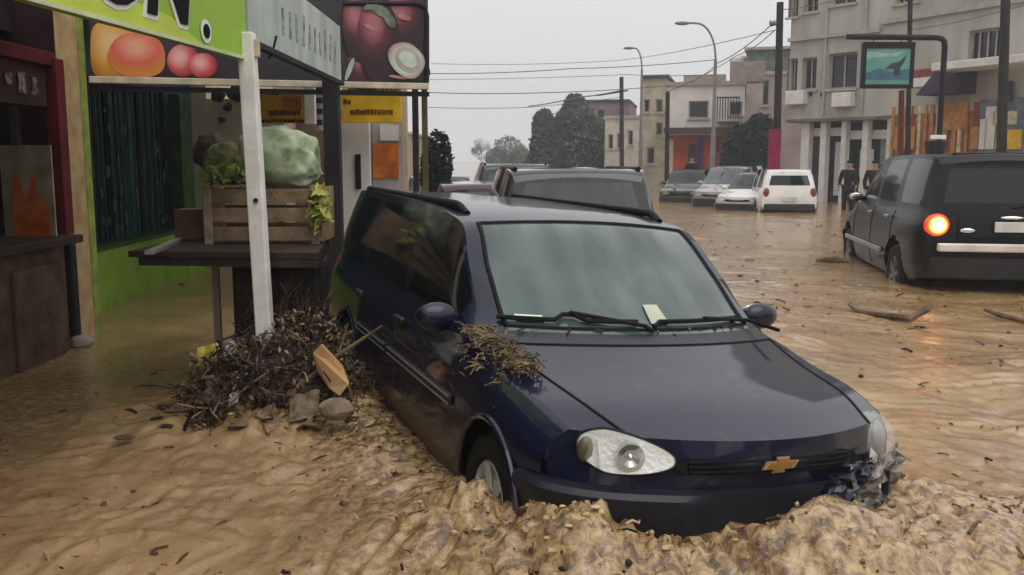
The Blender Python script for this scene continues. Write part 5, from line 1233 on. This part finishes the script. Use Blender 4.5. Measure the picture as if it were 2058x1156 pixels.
for (x0, x1, y0, y1, m) in ((1362, 1382, 282, 350, M_rdshop), (1384, 1398, 290, 352, M_shopdark), (1430, 1450, 300, 350, mat('rust_door', (.26, .075, .03), .7, var=.4)), (1340, 1352, 280, 350, M_cream), (1402, 1412, 275, 350, mat('violet_banner', (.10, .02, .09), .7)), (1455, 1478, 290, 350, M_shopdark)):
    p0, z1 = P_.hit(x0, y0); p1, z0 = P_.hit(x1, y1); b = MB(); P_.box(b, p0, max(z0, -.3), p1, z1, .016, .06); b.build('shop_door', m, t)
b = MB(); a0_, zb_ = P_.hit(1440, 246); a1_, _z = P_.hit(1486, 246); P_.box(b, a0_, zb_, a1_, zb_ + .1, .01, .8); by = b.build('balcony', M_ledge, t)
b = MB()
for q in np.linspace(a0_ + .04, a1_ - .04, 9): P_.box(b, q - .02, zb_ + .1, q + .02, zb_ + .95, .74, .78)
P_.box(b, a0_, zb_ + .95, a1_, zb_ + 1.0, .72, .80); b.build('railing', M_post, by)
simple_house('beige_tower_house', 'narrow beige house with a dark top band beside the white house', 1286, 1338, 158, 44, mat('tan_render', (.42, .37, .28), .8, var=.25, scale=2), (1, -.25), 8, ((1318, 200, 1332, 226), (1294, 200, 1306, 226), (1318, 246, 1332, 272), (1300, 296, 1316, 330)), parapet=mat('dark_band', (.06, .05, .045), .8))
simple_house('low_beige_house', 'low pale beige house far along the street right of the dark conifers', 1214, 1286, 238, 55, mat('pale_tan', (.50, .46, .39), .8, var=.2, scale=1.5), (1, -.5), 8, ((1222, 270, 1232, 300), (1240, 268, 1250, 298), (1262, 262, 1272, 292)))
t, P_, L1, zt = simple_house('purple_roof_house', 'grey house with a dark sloping eave behind the low beige house', 1172, 1262, 205, 66, mat('mauve_render', (.15, .115, .12), .8, var=.3, scale=1), (1, -.2), 8, ((1200, 220, 1216, 240),), parapet=mat('dark_eave', (.03, .027, .027), .8))
t, P_, L1, zt = simple_house('grey_green_house', 'pinkish house with a grey green upper storey just left of the corner building', 1486, 1640, 150, 47, mat('pink_grey_render', (.33, .27, .25), .8, var=.2, scale=1.4), (1, -.3), 8, ((1532, 160, 1546, 212),), parapet=M_ledge)
b = MB(); P_.box(b, .1, zt + .16, L1 - .2, zt + 1.25, -3, -.3); b.build('upper_storey', mat('green_grey_sheet', (.12, .14, .125), .7, var=.3), t); b = MB(); P_.box(b, 0, zt + 1.25, L1, zt + 1.38, -3.2, -.1); b.build('upper_roof', M_ledge, t)
MB().lathe(P_.p(-.3, zt + .16, -1), (0, 0, 1), [(0, .45), (.75, .45), (.9, .3), (.92, .01)], 16).build('water_tank', M_col, t, smooth=True)
# far buildings closing the street on both sides
rr = random.Random(2)
for k, (x, y, wd, h, cc) in enumerate(((-9, 60, 6, 3.2, (.34, .27, .22)), (-11, 78, 7, 3.6, (.30, .28, .26)), (5.5, 95, 6, 3.0, (.36, .32, .28)), (-14, 110, 8, 3.4, (.33, .30, .27)))):
    lab = ('low brown house far down the left side of the street', 'grey house second in the far left row', 'pale low house at the far end beyond the conifers', 'pale house at the far left end of the street')[k]
    t = thing('far_house', lab, 'house', (x, y, -.3)); b = MB(); b.box((x, y, h / 2 - .2), (wd, 10, h)); b.build('wall', mat('far_wall_%d' % k, cc, .85, var=.2, scale=1), t)
    b = MB(); b.box((x, y, h - .12), (wd + .3, 10.3, .15)); b.build('roof', M_ledge, t)
    b = MB(); b.box((x + wd / 2 + .01, y - 2, 1.2), (.04, 1.2, 1.1)); b.box((x + wd / 2 + .01, y + 2, 1.0), (.04, 1.0, 2.0)); b.build('window', M_dark_glass, t)
    b = MB(); b.box((x - .5, y - 5.01, 1.3), (1.1, .04, 1.0)); b.build('window', M_dark_glass, t)
# --- trees
p = at(1096, 330, 60); tree('conifer', 'narrower dark tree on the left of the pair closing the end of the street', (p.x, 60, -.3), 3.0, [((0, 0, 2.6), (1.1, .9, 1.7)), ((-.1, 0, 4.0), (.8, .6, 1.1)), ((.5, 0, 2.2), (.9, .8, 1.4)), ((-.7, 0, 1.5), (.6, .6, .9))], 5200, .17, (M_leafg, M_leafg2, M_leafg), 11, .16)
p = at(1165, 330, 58); tree('conifer', 'broad dark tree on the right of the pair closing the end of the street', (p.x, 58, -.3), 4.2, [((0, 0, 2.6), (1.9, 1.3, 1.8)), ((-.25, 0, 4.2), (1.3, 1.0, 1.2)), ((-.35, 0, 5.1), (.7, .5, .8)), ((.9, 0, 3.5), (1.0, .8, 1.0)), ((-1.2, 0, 3.3), (.8, .7, 1.4)), ((-1.7, 0, 1.8), (.8, .7, 1.3)), ((1.5, 0, 2.2), (.9, .9, 1.3)), ((1.9, 0, 1.2), (.7, .7, .9))], 12500, .17, (M_leafg, M_leafg2, M_leafg), 12, .2)
p = at(1500, 380, 38.5); tree('street_tree', 'dark dense street tree in front of the white house', (p.x, 38.5, -.3), 1.6, [((0, 0, 2.3), (1.05, .8, 1.1)), ((-.5, 0, 1.7), (.6, .6, .8)), ((.45, 0, 3.0), (.6, .5, .7)), ((.2, 0, 1.3), (.9, .7, .8))], 5500, .14, (mat('street_leaf', (.020, .028, .026), .7, var=.4, scale=2), mat('street_leaf_light', (.035, .048, .04), .7, var=.4)), 13, .12)
def bare_tree(label, px, Y, h, spread, seed):
    rnd = random.Random(seed); p = at(px, 330, Y); B = Vector((p.x, Y, -.3)); t = thing('bare_tree', label, 'tree', B)
    b = MB(); b.tube([B, B + Vector((0, 0, h * .3))], [.14, .11], 7); tk = b.build('trunk', M_bark, t)
    b = MB()
    def grow(p, d, L_, r, k):
        q = p + d * L_; b.tube([p, q], [r, r * .7], 4, cap=False)
        if k == 0: return
        for _ in range(3):
            e = (d + Vector((rnd.uniform(-1, 1) * spread, rnd.uniform(-1, 1) * spread, rnd.uniform(-.1, .6)))).normalized(); grow(q, e, L_ * rnd.uniform(.6, .85), r * .62, k - 1)
    for _ in range(4): grow(B + Vector((0, 0, h * .28)), Vector((rnd.uniform(-.6, .6), rnd.uniform(-.6, .6), 1)).normalized(), h * .22, .06, 6)
    b.build('crown', mat('grey_twigs', (.13, .125, .10), .9), t)
M_pale = mat('misty_leaf', (.11, .125, .10), .8, var=.3); M_pale2 = mat('misty_leaf_light', (.16, .17, .14), .8, var=.3)  # distance haze put into the colour as paler leaves
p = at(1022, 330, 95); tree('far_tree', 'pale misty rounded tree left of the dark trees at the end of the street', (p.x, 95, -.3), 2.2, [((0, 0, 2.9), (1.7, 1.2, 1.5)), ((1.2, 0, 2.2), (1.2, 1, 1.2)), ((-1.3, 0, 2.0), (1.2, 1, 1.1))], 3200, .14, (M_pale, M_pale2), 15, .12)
bare_tree('faint bare tree furthest left at the end of the street', 972, 110, 4.2, 1.1, 8)
# --- lamps, poles, wires
M_lamp = mat('lamp_grey_paint', (.20, .19, .19), .5, var=.15)
M_pole = mat('dark_wood_pole', (.022, .017, .018), .75, var=.4, scale=6)
def street_lamp(label, px_, pyt, arm, Y):
    t_ = at(px_, pyt, Y); e = at(arm[0], arm[1], Y); x = t_.x; t = thing('street_lamp', label, 'street lamp', (x, Y, -.3), 'curved arm street lamps')
    b = MB(); b.tube([(x, Y, -.3), (x, Y, 2.4), (x, Y, 2.42), (x, Y, t_.z)], [.10, .09, .065, .055], 10); b.build('pole', M_lamp, t, smooth=True)
    rise = e.z - t_.z; wd = e.x - x
    b = MB(); b.tube([(x + wd * (1 - math.cos(a)) * .6, Y, t_.z + rise * math.sin(a)) for a in np.linspace(0, math.pi / 2, 9)] + [(e.x, Y, e.z + .02)], .035, 8); b.build('arm', M_lamp, t, smooth=True)
    b = MB(); b.blob((e.x - .05, Y, e.z), (.26, .10, .065), 12, 8); b.build('lamp_head', M_lamp, t, smooth=True)
street_lamp('grey street lamp with a tall curved arm over the street before the white house', 1438, 120, (1374, 47), 32)
street_lamp('thin grey street lamp farther away, left of the beige tower house', 1290, 140, (1266, 97), 43)
def pole(label, px0, pyt, px1, Y, r, m=None, name='utility_pole', extra=None):
    a = at(px0, pyt, Y); c = at(px1, 380, Y); t = thing(name, label, 'pole', (c.x, Y, -.3)); b = MB(); b.tube([(c.x, Y, -.3), (a.x, Y, a.z)], [r, r * .85], 10); b.build('shaft', m or M_pole, t, smooth=True)
    return t, a
t, a = pole('tall dark utility pole at the corner of the grey beige building', 1568, 5, 1560, 27, .115)
b = MB(); b.bar(at(1548, 52, 27), at(1572, 46, 27), .05, .05); b.build('cross_arm', M_pole, t)
for px in (1549, 1556): MB().blob(at(px, 46, 27), (.05, .05, .07), 8, 6).build('insulator', M_lamp, t, smooth=True)
tag(MB().box(at(1556, 308, 26.6), (.34, .10, 1.35)).build('magenta_banner', mat('magenta', (.19, .012, .055), .6, var=.3), bevel=.01), 'magenta upright banner on the dark utility pole above the white cars', 'banner')
t, a = pole('dark utility pole beside the low beige house', 1249, 155, 1250, 50, .13)
b = MB(); b.bar(at(1200, 192, 50), at(1262, 182, 50), .08, .08); b.build('cross_arm', M_pole, t)
pole('thin dark post in front of the white house', 1342, 185, 1340, 37, .10)
pole('stout dark pole close to the window at the right edge', 2022, -40, 2014, 24, .13, M_pole)
pole('thin dark mast rising behind the whale picture sign', 1830, -30, 1826, 25, .07, M_pole)
pole('dark red post below the whale picture sign', 1812, 182, 1810, 25.5, .085, mat('dark_red_post', (.10, .022, .02), .6))
def cable(label, pts, r=.012, sag=0.0, group='overhead cables'):
    b = MB(); P0 = [at(*p) for p in pts]; out = []
    for i in range(len(P0) - 1):
        for t in np.linspace(0, 1, 9)[:-1]: q = P0[i].lerp(P0[i + 1], t); q.z -= sag * 4 * t * (1 - t); out.append(q)
    out.append(P0[-1]); b.tube(out, r, 5); tag(b.build('overhead_cable', M_cable, smooth=True), label, 'cable', group)
M_cable = mat('cable_grey', (.12, .12, .12), .7)
cable('highest overhead cable crossing the sky to the lamp arm', [(858, 148, 30), (1150, 138, 30), (1438, 120, 32)], .013, .05)
cable('second overhead cable crossing the sky above the conifers', [(858, 186, 34), (1110, 186, 34), (1345, 172, 38)], .016, .04)
cable('third overhead cable crossing the sky level with the conifers', [(862, 216, 40), (1060, 216, 42), (1250, 195, 50)], .014, .04)
cable('overhead cable running from the tall utility pole down to the grey lamp', [(1552, 48, 27), (1440, 128, 32)], .015, .12)
cable('lower overhead cable from the tall utility pole to the white house', [(1556, 62, 27), (1480, 112, 36), (1340, 185, 37)], .015, .10)
cable('dark slack cable passing in front of the conifer top', [(1249, 182, 50), (1165, 195, 55), (1062, 214, 60)], .035, .05)
cable('overhead cable from the dark mast up to the right edge', [(1828, 60, 25), (2022, 20, 24), (2100, -10, 22)], .010, .05)
cable('faint overhead cable high above the street left of the lamp', [(866, 128, 45), (1240, 122, 45), (1560, 60, 27)], .012, .10)
cable('faint overhead cable just below the lamp heads', [(864, 160, 52), (1262, 150, 45), (1440, 150, 32)], .014, .05)
cable('overhead cable falling from the lamp arm pole toward the white house', [(1438, 132, 32), (1380, 168, 39)], .014, .08)
cable('overhead cable crossing the front of the corner building', [(1568, 20, 27), (1700, -5, 26), (1860, -40, 24)], .012, .05)
# --- hanging picture sign on a bent post
Yg = 22.0
gt = thing('hanging_sign', 'dark framed teal whale picture hanging from a bent black post', 'sign', (at(1886, 300, Yg).x, Yg, -.3))
b = MB(); x = at(1886, 300, Yg).x; zt = at(1886, 76, Yg).z; e = at(1702, 74, Yg)
b.tube([(x, Yg, -.3), (x, Yg, zt - .22), (x - .02, Yg, zt - .09), (x - .09, Yg, zt - .02), (x - .22, Yg, zt), (e.x, Yg, e.z)], .065, 10); b.build('bent_post', M_black, gt, smooth=True)
a = at(1729, 178, Yg); c = at(1838, 85, Yg); fw = .09
b = MB()
for q in (((a.x + c.x) / 2, a.z + fw / 2, c.x - a.x, fw), ((a.x + c.x) / 2, c.z - fw * .8, c.x - a.x, fw * 1.6)): b.box((q[0], Yg, q[1]), (q[2], .14, q[3]))
for xx in (a.x + fw / 2, c.x - fw / 2): b.box((xx, Yg, (a.z + c.z) / 2), (fw, .138, c.z - a.z - .01))
b.build('frame', M_black, gt, bevel=.008)
b = MB(); b.box(((a.x + c.x) / 2, Yg, (a.z + c.z) / 2), (c.x - a.x - .1, .08, c.z - a.z - .1)); b.build('picture', mat('teal_picture', (.055, .20, .17), .4, col2=(.14, .34, .30), scale=1.6), gt)
def pic(pts, out, m, nm):
    b = MB(); b.prism([Vector((at(px, py, Yg).x, Yg - .042 - out, at(px, py, Yg).z)) for px, py in pts], (0, -.003, 0)); b.build(nm, m, gt)
pic([(1738, 104), (1790, 108), (1818, 102), (1800, 114), (1760, 116), (1738, 120)], .0, mat('pale_mist_print', (.26, .42, .38), .5, var=.2), 'mist_print')
pic([(1738, 148), (1765, 138), (1790, 146), (1826, 138), (1829, 160), (1738, 160)], .003, mat('blue_sea_print', (.05, .12, .16), .5, var=.3), 'sea_print')
pic([(1776, 140), (1790, 128), (1806, 124), (1822, 110), (1814, 128), (1808, 136), (1806, 152), (1795, 154), (1794, 138)], .007, mat('whale_tail_print', (.012, .03, .04), .4), 'tail_print')
b = MB()
for px in (1756, 1812): b.tube([at(px, 74, Yg), at(px, 87, Yg)], .012, 6)
b.build('hanger', M_black, gt)
b = MB(); p = at(1882, 276, Yg); b.box((p.x, Yg - .09, p.z), (.36, .04, .10)); b.build('white_plate', M_white, gt, bevel=.01)
b = MB(); p = at(1880, 296, Yg); b.lathe((p.x, Yg, p.z - .16), (0, 0, 1), [(0, .20), (.26, .25), (.30, .24), (.31, .02)], 16); b.build('litter_bin', M_black, gt, smooth=True)
# --- cars
def place(px, Y): return at(px, 400, Y).x
SEDAN_X = None
suv, *_ = car('sport_utility', 'black four wheel drive with a lit red tail lamp driving away through the water', 'car', (5.95, 13.55, -.30), math.pi - .17, 0, 0,
    xk=[-3.72, -2.75, -.95, -.25, .15, 1.0], zk=[0, .36, .72, 1.18, 1.80], ys=1.17, tum=.62, paintm=P_black, glassm=M_dark_glass, sidem=M_dark_glass, wheel_r=.37, rails=False, tail_on=True, detail=1, dens=.045, rimm=mat('dark_alloy', (.16, .16, .16), .4, metal=.7), plate=False)
xr = float(np.interp(-3.28, XK0, [-3.72, -2.75, -.95, -.25, .15, 1.0]))
b = MB(); b.box((xr - .13, -.05, .80), (.10, 1.55, .085)); b.build('bumper_step', mat('pale_bar', (.70, .66, .58), .4), suv, local=True, bevel=.015)
b = MB(); b.box((xr - .075, -.02, 1.02), (.03, .34, .11)); b.build('number_plate', M_plate, suv, local=True, bevel=.006)
b = MB(); b.blob((xr - .07, .42, .98), (.03, .08, .03), 10, 6); b.build('badge', M_chrome, suv, local=True, smooth=True)
b = MB(); b.blob((xr - .06, -.02, 1.12), (.03, .12, .022), 10, 6); b.build('tailgate_handle', M_chrome, suv, local=True, smooth=True)
b = MB(); b.bar((-2.2, .96, .62), (.1, .96, .62), .04, .06); b.build('side_step', M_steel, suv, local=True, bevel=.01)
def shell_line(parent, Gm, uu, sgn, j0, j1, r, m, name):
    b = MB(); b.tube([Vector((Gm[uu, j, 0], sgn * Gm[uu, j, 1] * 1.001, Gm[uu, j, 2])) for j in range(j0, j1)], r, 5); b.build(name, m, parent, local=True)
sG, sus, svs = _[0], _[1], _[2]
for s_ in (1, -1):
    for uv in (3.1, 6.12, 7.4): i_ = int(np.argmin(np.abs(sus - uv))); shell_line(suv, sG, i_, s_, 1, int(np.argmin(np.abs(svs - 4))), .006, M_black, 'shut_line')
    for xx in (-1.45, -2.42): MB().box((xx, .955 * s_, 1.06), (.16, .03, .03)).build('door_handle', M_chrome, suv, local=True, bevel=.006)
b = MB(); b.bar((xr - .035, -.50, .90), (xr - .035, .50, .90), .012, .012); b.bar((xr - .035, .50, .90), (xr - .035, .50, 1.16), .012, .012); b.build('tailgate_gap', M_black, suv, local=True)
b = MB(); b.tube([(xr + .04, -.05, 1.22), (xr + .02, -.3, 1.26), (xr + .04, -.52, 1.34)], .012, 6); b.build('rear_wiper', M_black, suv, local=True)
b = MB(); b.bar((xr + .42, -.5, 1.80), (xr + .42, .5, 1.80), .14, .03); b.build('roof_spoiler', P_black, suv, local=True, bevel=.01)
RV = math.pi + .074
van, *_ = car('sport_utility', 'slate grey tall car with roof rails parked right behind the stranded navy car', 'car', (.36, 11.0, -.25), RV, 0, 0, xk=[-3.15, -2.4, -1.0, -.35, .0, .8], zk=[0, .24, .60, 1.00, 1.60], ys=1.02, tum=.66, paintm=P_slate, glassm=M_dark_glass, sidem=M_rear_glass, rails=True, plate=True, rear_v=(4.05, 4.93))
car('hatchback', 'dull maroon low hatchback left of the slate grey one behind the stranded car', 'car', (-.52, 14.2, -.25), RV, 0, 0, zk=[0, .2, .5, .90, 1.40], ys=1.0, tum=.8, paintm=P_maroon, glassm=M_rear_glass, sidem=M_rear_glass, rear_v=(4.05, 4.93))
car('estate_car', 'dark estate car with roof rails parked beyond the maroon hatchback', 'car', (-.15, 20.5, -.25), RV, 0, 0, zk=[0, .25, .6, 1.02, 1.62], ys=1.08, tum=.7, paintm=P_dkgrey, glassm=M_rear_glass, sidem=M_rear_glass, rails=True)
car('hatchback', 'black hatchback between the dark estate car and the slate grey tall car', 'car', (.62, 16.5, -.25), RV, 0, 0, zk=[0, .22, .55, .95, 1.50], ys=1.04, tum=.75, paintm=P_black, glassm=M_rear_glass, sidem=M_rear_glass, rear_v=(4.05, 4.93))
car('hatchback', 'small dark grey car at the kerb under the clipped dark tree', 'car', (-1.55, 20.0, -.25), RV, 0, 0, zk=[0, .2, .5, .9, 1.40], paintm=P_dkgrey, glassm=M_rear_glass, detail=0)
car('hatchback', 'pale car far along the street beside the dark estate car', 'car', (1.9, 30, -.25), RV, 0, 0, paintm=P_silver, glassm=M_rear_glass, detail=0)
car('white_hatchback', 'white car parked at the far side showing its dark rear window', 'car', (place(1576, 27.6), 29.0, -.22), math.pi - .12, 0, 0, zk=[0, .2, .5, .9, 1.42], ys=1.05, tum=.75, paintm=P_white, glassm=M_dark_glass, detail=1)
car('white_hatchback', 'white car facing the street left of the white car with the dark rear window', 'car', (place(1496, 27.6), 27.6, -.28), -.55, 0, 0, zk=[0, .2, .5, .88, 1.36], paintm=P_white, glassm=M_dark_glass, detail=1, rimm=M_tyre)
car('hatchback', 'dull silver car parked behind the two white cars', 'car', (place(1446, 29.5), 29.5, -.25), -.5, 0, 0, zk=[0, .22, .55, .95, 1.52], ys=1.0, tum=.66, paintm=P_pink, glassm=M_rear_glass, detail=1)
car('green_car', 'dark green car parked before the red shop of the white house', 'car', (place(1372, 33), 33.0, -.28), -.35, 0, 0, zk=[0, .2, .5, .9, 1.42], ys=1.0, tum=.7, paintm=P_green, glassm=M_dark_glass, detail=1)
# --- people
M_skin = mat('skin', (.36, .22, .15), .6); M_cloth = mat('dark_cloth', (.014, .014, .016), .85, var=.4); M_cloth2 = mat('dark_green_cloth', (.018, .026, .022), .85, var=.4); M_hair = mat('dark_hair', (.01, .008, .007), .6)
def limbmesh(chains, name, m, parent):
    """one skinned surface over a skeleton of joints"""
    bm = bmesh.new(); me = bpy.data.meshes.new(name); keys = {}; rad = []
    def V(k, co, r):
        if k not in keys: keys[k] = bm.verts.new(co); rad.append(r)
        return keys[k]
    for ch in chains:
        last = None
        for k, co, r in ch:
            v = V(k, co, r)
            if last is not None and not bm.edges.get((last, v)): bm.edges.new((last, v))
            last = v
    bm.to_mesh(me); bm.free(); o = bpy.data.objects.new(name, me); C.objects.link(o)
    sk = o.modifiers.new('skin', 'SKIN'); sk.use_smooth_shade = True
    sub = o.modifiers.new('sub', 'SUBSURF'); sub.levels = 1; sub.render_levels = 1
    for i, r in enumerate(rad): me.skin_vertices[0].data[i].radius = (r, r)
    me.skin_vertices[0].data[0].use_root = True
    m2 = bpy.data.meshes.new_from_object(o.evaluated_get(bpy.context.evaluated_depsgraph_get())); bpy.data.objects.remove(o)
    m2.materials.clear(); m2.materials.append(m); o2 = bpy.data.objects.new(name, m2); C.objects.link(o2); o2.parent = parent; return o2
def person(label, x, y, z, rz, m, arm=.0, seed=0):
    t = thing('person', label, 'person', (x, y, z), None, (0, 0, rz)); rnd = random.Random(seed)
    leg = lambda s: [('pel', (0, 0, .95), .14), ('hip%d' % s, (.10 * s, .0, .90), .10), ('kn%d' % s, (.11 * s, .03, .48), .065), ('an%d' % s, (.11 * s, -.02, .08), .045), ('to%d' % s, (.12 * s, .15, .03), .04)]
    armc = lambda s: [('ch', (0, 0, 1.34), .15), ('sh%d' % s, (.19 * s, 0, 1.40), .065), ('el%d' % s, (.26 * s, -.02 + arm * .1, 1.12), .045), ('wr%d' % s, (.24 * s, .08 + arm * .25, .90 + arm * .25), .032)]
    hand = lambda s: [('wr%d' % s, (.24 * s, .08 + arm * .25, .90 + arm * .25), .032), ('pa%d' % s, (.235 * s, .11 + arm * .28, .83 + arm * .25), .036)]
    body = leg(1), leg(-1), [('pel', (0, 0, .95), .14), ('wa', (0, 0, 1.12), .125), ('ch', (0, 0, 1.34), .15), ('ne', (0, .01, 1.50), .055), ('he', (0, .02, 1.60), .088), ('tp', (0, .015, 1.70), .075)], armc(1), armc(-1), hand(1), hand(-1)
    b_ = limbmesh(body, 'body', M_skin, t)
    g = lambda ch: [(k, co, r + .014) for k, co, r in ch]
    limbmesh([g(leg(1)[:4]), g(leg(-1)[:4])], 'trousers', m, t)
    limbmesh([g([('pel', (0, 0, .86), .15), ('wa', (0, 0, 1.12), .13), ('ch', (0, 0, 1.34), .155), ('ne', (0, .01, 1.46), .065)]), g(armc(1)), g(armc(-1))], 'jacket', M_cloth, t)
    h = MB(); h.blob((0, .0, 1.68), (.092, .105, .075), 12, 8); h.build('hair', M_hair, t, local=True, smooth=True)
    f = MB(); f.blob((0, .115, 1.60), (.012, .018, .022), 8, 6)
    for s in (1, -1): f.blob((.094 * s, .015, 1.60), (.012, .02, .03), 8, 6)
    f.build('face_detail', M_skin, b_, local=True, smooth=True)
    for s in (1, -1):
        for k, ln in enumerate((.055, .065, .06, .048)):
            q = MB(); base = Vector((.235 * s + (k - 1.5) * .004, .085 + arm * .28 + k * .016, .80 + arm * .25)); q.tube([base, base + Vector((0, .004, -ln * .6)), base + Vector((-.006 * s, .012, -ln))], [.009, .008, .006], 6); q.build('finger', M_skin, b_, local=True, smooth=True)
        q = MB(); base = Vector((.225 * s, .135 + arm * .28, .835 + arm * .25)); q.tube([base, base + Vector((-.012 * s, .022, -.03)), base + Vector((-.014 * s, .022, -.055))], [.011, .010, .008], 6); q.build('thumb', M_skin, b_, local=True, smooth=True)
    return t
p = at(1705, 390, 27.5); person('standing person in dark clothes by the white columns of the corner building', p.x, 27.5, -.28, 2.6, M_cloth, .3)
p = at(1756, 390, 26.0); person('person in dark clothes half hidden behind the black four wheel drive', p.x, 26.0, -.28, 2.9, M_cloth2, .0)
p = at(1392, 390, 34.5); person('person in dark green in the doorway of the red shop', p.x, 34.8, -.1, 3.1, M_cloth2, .2)
# --- flotsam on the water
def flot(label, pts, r, Y=None, name='driftwood', z=0.02):
    b = MB(); b.tube([gp(px, py, zz) for px, py, zz in pts], r, 7); return tag(b.build(name, M_db[1], smooth=True), label, 'driftwood')
flot('forked driftwood branch floating behind the black four wheel drive', [(1706, 612, .06), (1722, 625, .03), (1770, 634, .03), (1830, 640, .05), (1862, 622, .12), (1868, 612, .16)], [.012, .022, .028, .036, .034, .02])
flot('straight stick floating at the right edge of the picture', [(1980, 622, .05), (2010, 634, .04), (2070, 648, .03)], [.018, .026, .02])
flot('dark flat snag floating nearest the front wheel of the black four wheel drive', [(1640, 524, .02), (1680, 522, .05), (1706, 526, .03)], [.03, .05, .03])
flot('short root floating low in the flow right of the navy car', [(1960, 1040, .02), (2000, 1052, .05), (2040, 1050, .02)], [.012, .02, .012])
rnd = random.Random(77); b = MB()
xs_, ys_, sz_ = [], [], []
for k in range(8000):
    y = 1.2 * (22 / 1.2) ** rnd.random(); x = rnd.uniform(-.62, .62) * (y + .5)
    cl = float(vnoise(np.array([x * .9 + 5]), np.array([y * .9]), 91)[0])
    if rnd.random() > cl ** 2 * 1.7: continue
    if x < -1.2 and 3.9 < y < 10 and rnd.random() < .8: continue
    xs_.append(x); ys_.append(y)
zs_ = water_h(np.array(xs_), np.array(ys_))
for x, y, z in zip(xs_, ys_, zs_):
    s = rnd.choice((.010, .014, .018, .026, .04)) * rnd.uniform(.6, 1.3) * (.75 + y * .05); a = rnd.uniform(0, 6.28); m = rnd.choice((0, 1, 1, 1, 2, 2, 3)); c, sn = math.cos(a), math.sin(a)
    if rnd.random() < .55:
        d = Vector((c, sn, rnd.uniform(-.2, .5))) * s * 1.3; q = Vector((x, y, z)); b.tube([q - d, q + Vector((0, 0, s * .25)), q + d], s * .16, 4, mi=m, cap=False)
    else:
        b.blob((x, y, z), (s * .6, s * .35, s * .32), 6, 4, .25, m, Matrix.Rotation(a, 3, 'Z'))
tag(b.build('floating_debris', M_db), 'scattered leaves, twigs and lumps drifting on the muddy water', 'debris', kind='stuff')

rnd = random.Random(55); b = MB(); xs_, ys_ = [], []
for k in range(260):
    i = rnd.choice((0, 0, 1, 1, 1, 2, 2, 3)); t = rnd.random(); q = FR[i].lerp(FR[i + 1], t) + Vector((rnd.gauss(0, .13), rnd.gauss(-.10, .15), 0))
    if rnd.random() < .15: q = SIDE[0].lerp(SIDE[1], rnd.random()) + Vector((rnd.gauss(-.1, .13), rnd.gauss(0, .15), 0))
    xs_.append(q.x); ys_.append(q.y)
zs_ = water_h(np.array(xs_), np.array(ys_))
for x, y, z in zip(xs_, ys_, zs_):
    s = .0058 * rnd.uniform(.4, 1.9) ** 1.5; up = abs(rnd.gauss(0, .012)); m = rnd.choice((0, 0, 0, 1, 1, 2)); q = Vector((x, y, z + up - .004)); k = rnd.random()
    if k < .2:
        a = Vector((rnd.uniform(-1, 1), rnd.uniform(-1, 1), rnd.uniform(-.4, .9))).normalized() * s * 2.2; e = a.orthogonal().normalized() * s
        b.tube([q - a, q + e, q + a * .8 + e * .4, q + a + e * 1.3], [s * .3, s * .42, s * .36, s * .1], 5, mi=m, cap=False)
    else: b.blob(q, (s * rnd.uniform(.6, 1.6), s * rnd.uniform(.5, 1.2), s * rnd.uniform(.4, 1)), 6, 5, .3, m)
tag(b.build('splash_froth', [mat('wet_silt', (.40, .27, .14), .35, var=.4, scale=30), mat('pale_froth', (.54, .40, .23), .5, var=.25, scale=30), mat('dark_silt', (.10, .065, .036), .4, var=.4, scale=30)], smooth=True), 'froth, straw and silt thrown up where the flow breaks against the navy car', 'froth', kind='stuff')
# ================================================================= UNSEEN HOUSES AND SHOPS ADDED ROUND THE VIEWER (they darken reflections and left pavement)
for k, (x, y, wd, dp, h, lab) in enumerate(((-15, -26, 16, 8, 4.6, 'unseen house added across the crossing behind the viewer to darken reflections'), (9, -32, 24, 8, 5.5, 'long unseen house added behind the viewer to darken reflections'), (26, -8, 8, 22, 5.5, 'unseen house added at the right side beside the viewer to darken reflections'))):
    t = thing('house', lab, 'house', (x, y, -.3)); b = MB(); b.box((x, y, h / 2 - .3), (wd, dp, h)); b.build('wall', M_bge2 if k != 1 else M_wh, t)
    b = MB(); b.box((x, y, h - .2), (wd + .4, dp + .4, .2)); b.build('roof', M_ledge, t)
t = thing('shop_row', 'unseen row of shops added beside the viewer to darken the left pavement', 'shop', (-4.6, -3, -.3)); b = MB(); b.box((-4.9, -3.5, 1.4), (1.4, 11, 3.8)); b.build('wall', M_maroon, t)  # unseen wall added to block light from the left pavement
b = MB(); b.box((-4.1, -3.5, 2.9), (2.2, 11, .08)); b.build('awning', M_canopy, t)
# ================================================================= RAIN HAZE
hz = MB(); hz.box((0, 60, 8.5), (180, 290, 20)); ho2 = hz.build('haze', mat('haze_surface', (.5, .5, .5))); tag(ho2, 'thin grey rain haze in the air over the street', kind='stuff')
hm = bpy.data.materials.new('rain_haze'); hm.use_nodes = True; hn = hm.node_tree; hn.nodes.clear()
vo = hn.nodes.new('ShaderNodeVolumePrincipled'); vo.inputs['Color'].default_value = (.92, .93, .95, 1); vo.inputs['Density'].default_value = HAZE; vo.inputs['Anisotropy'].default_value = .2
oo = hn.nodes.new('ShaderNodeOutputMaterial'); hn.links.new(vo.outputs[0], oo.inputs['Volume']); ho2.data.materials.clear(); ho2.data.materials.append(hm)
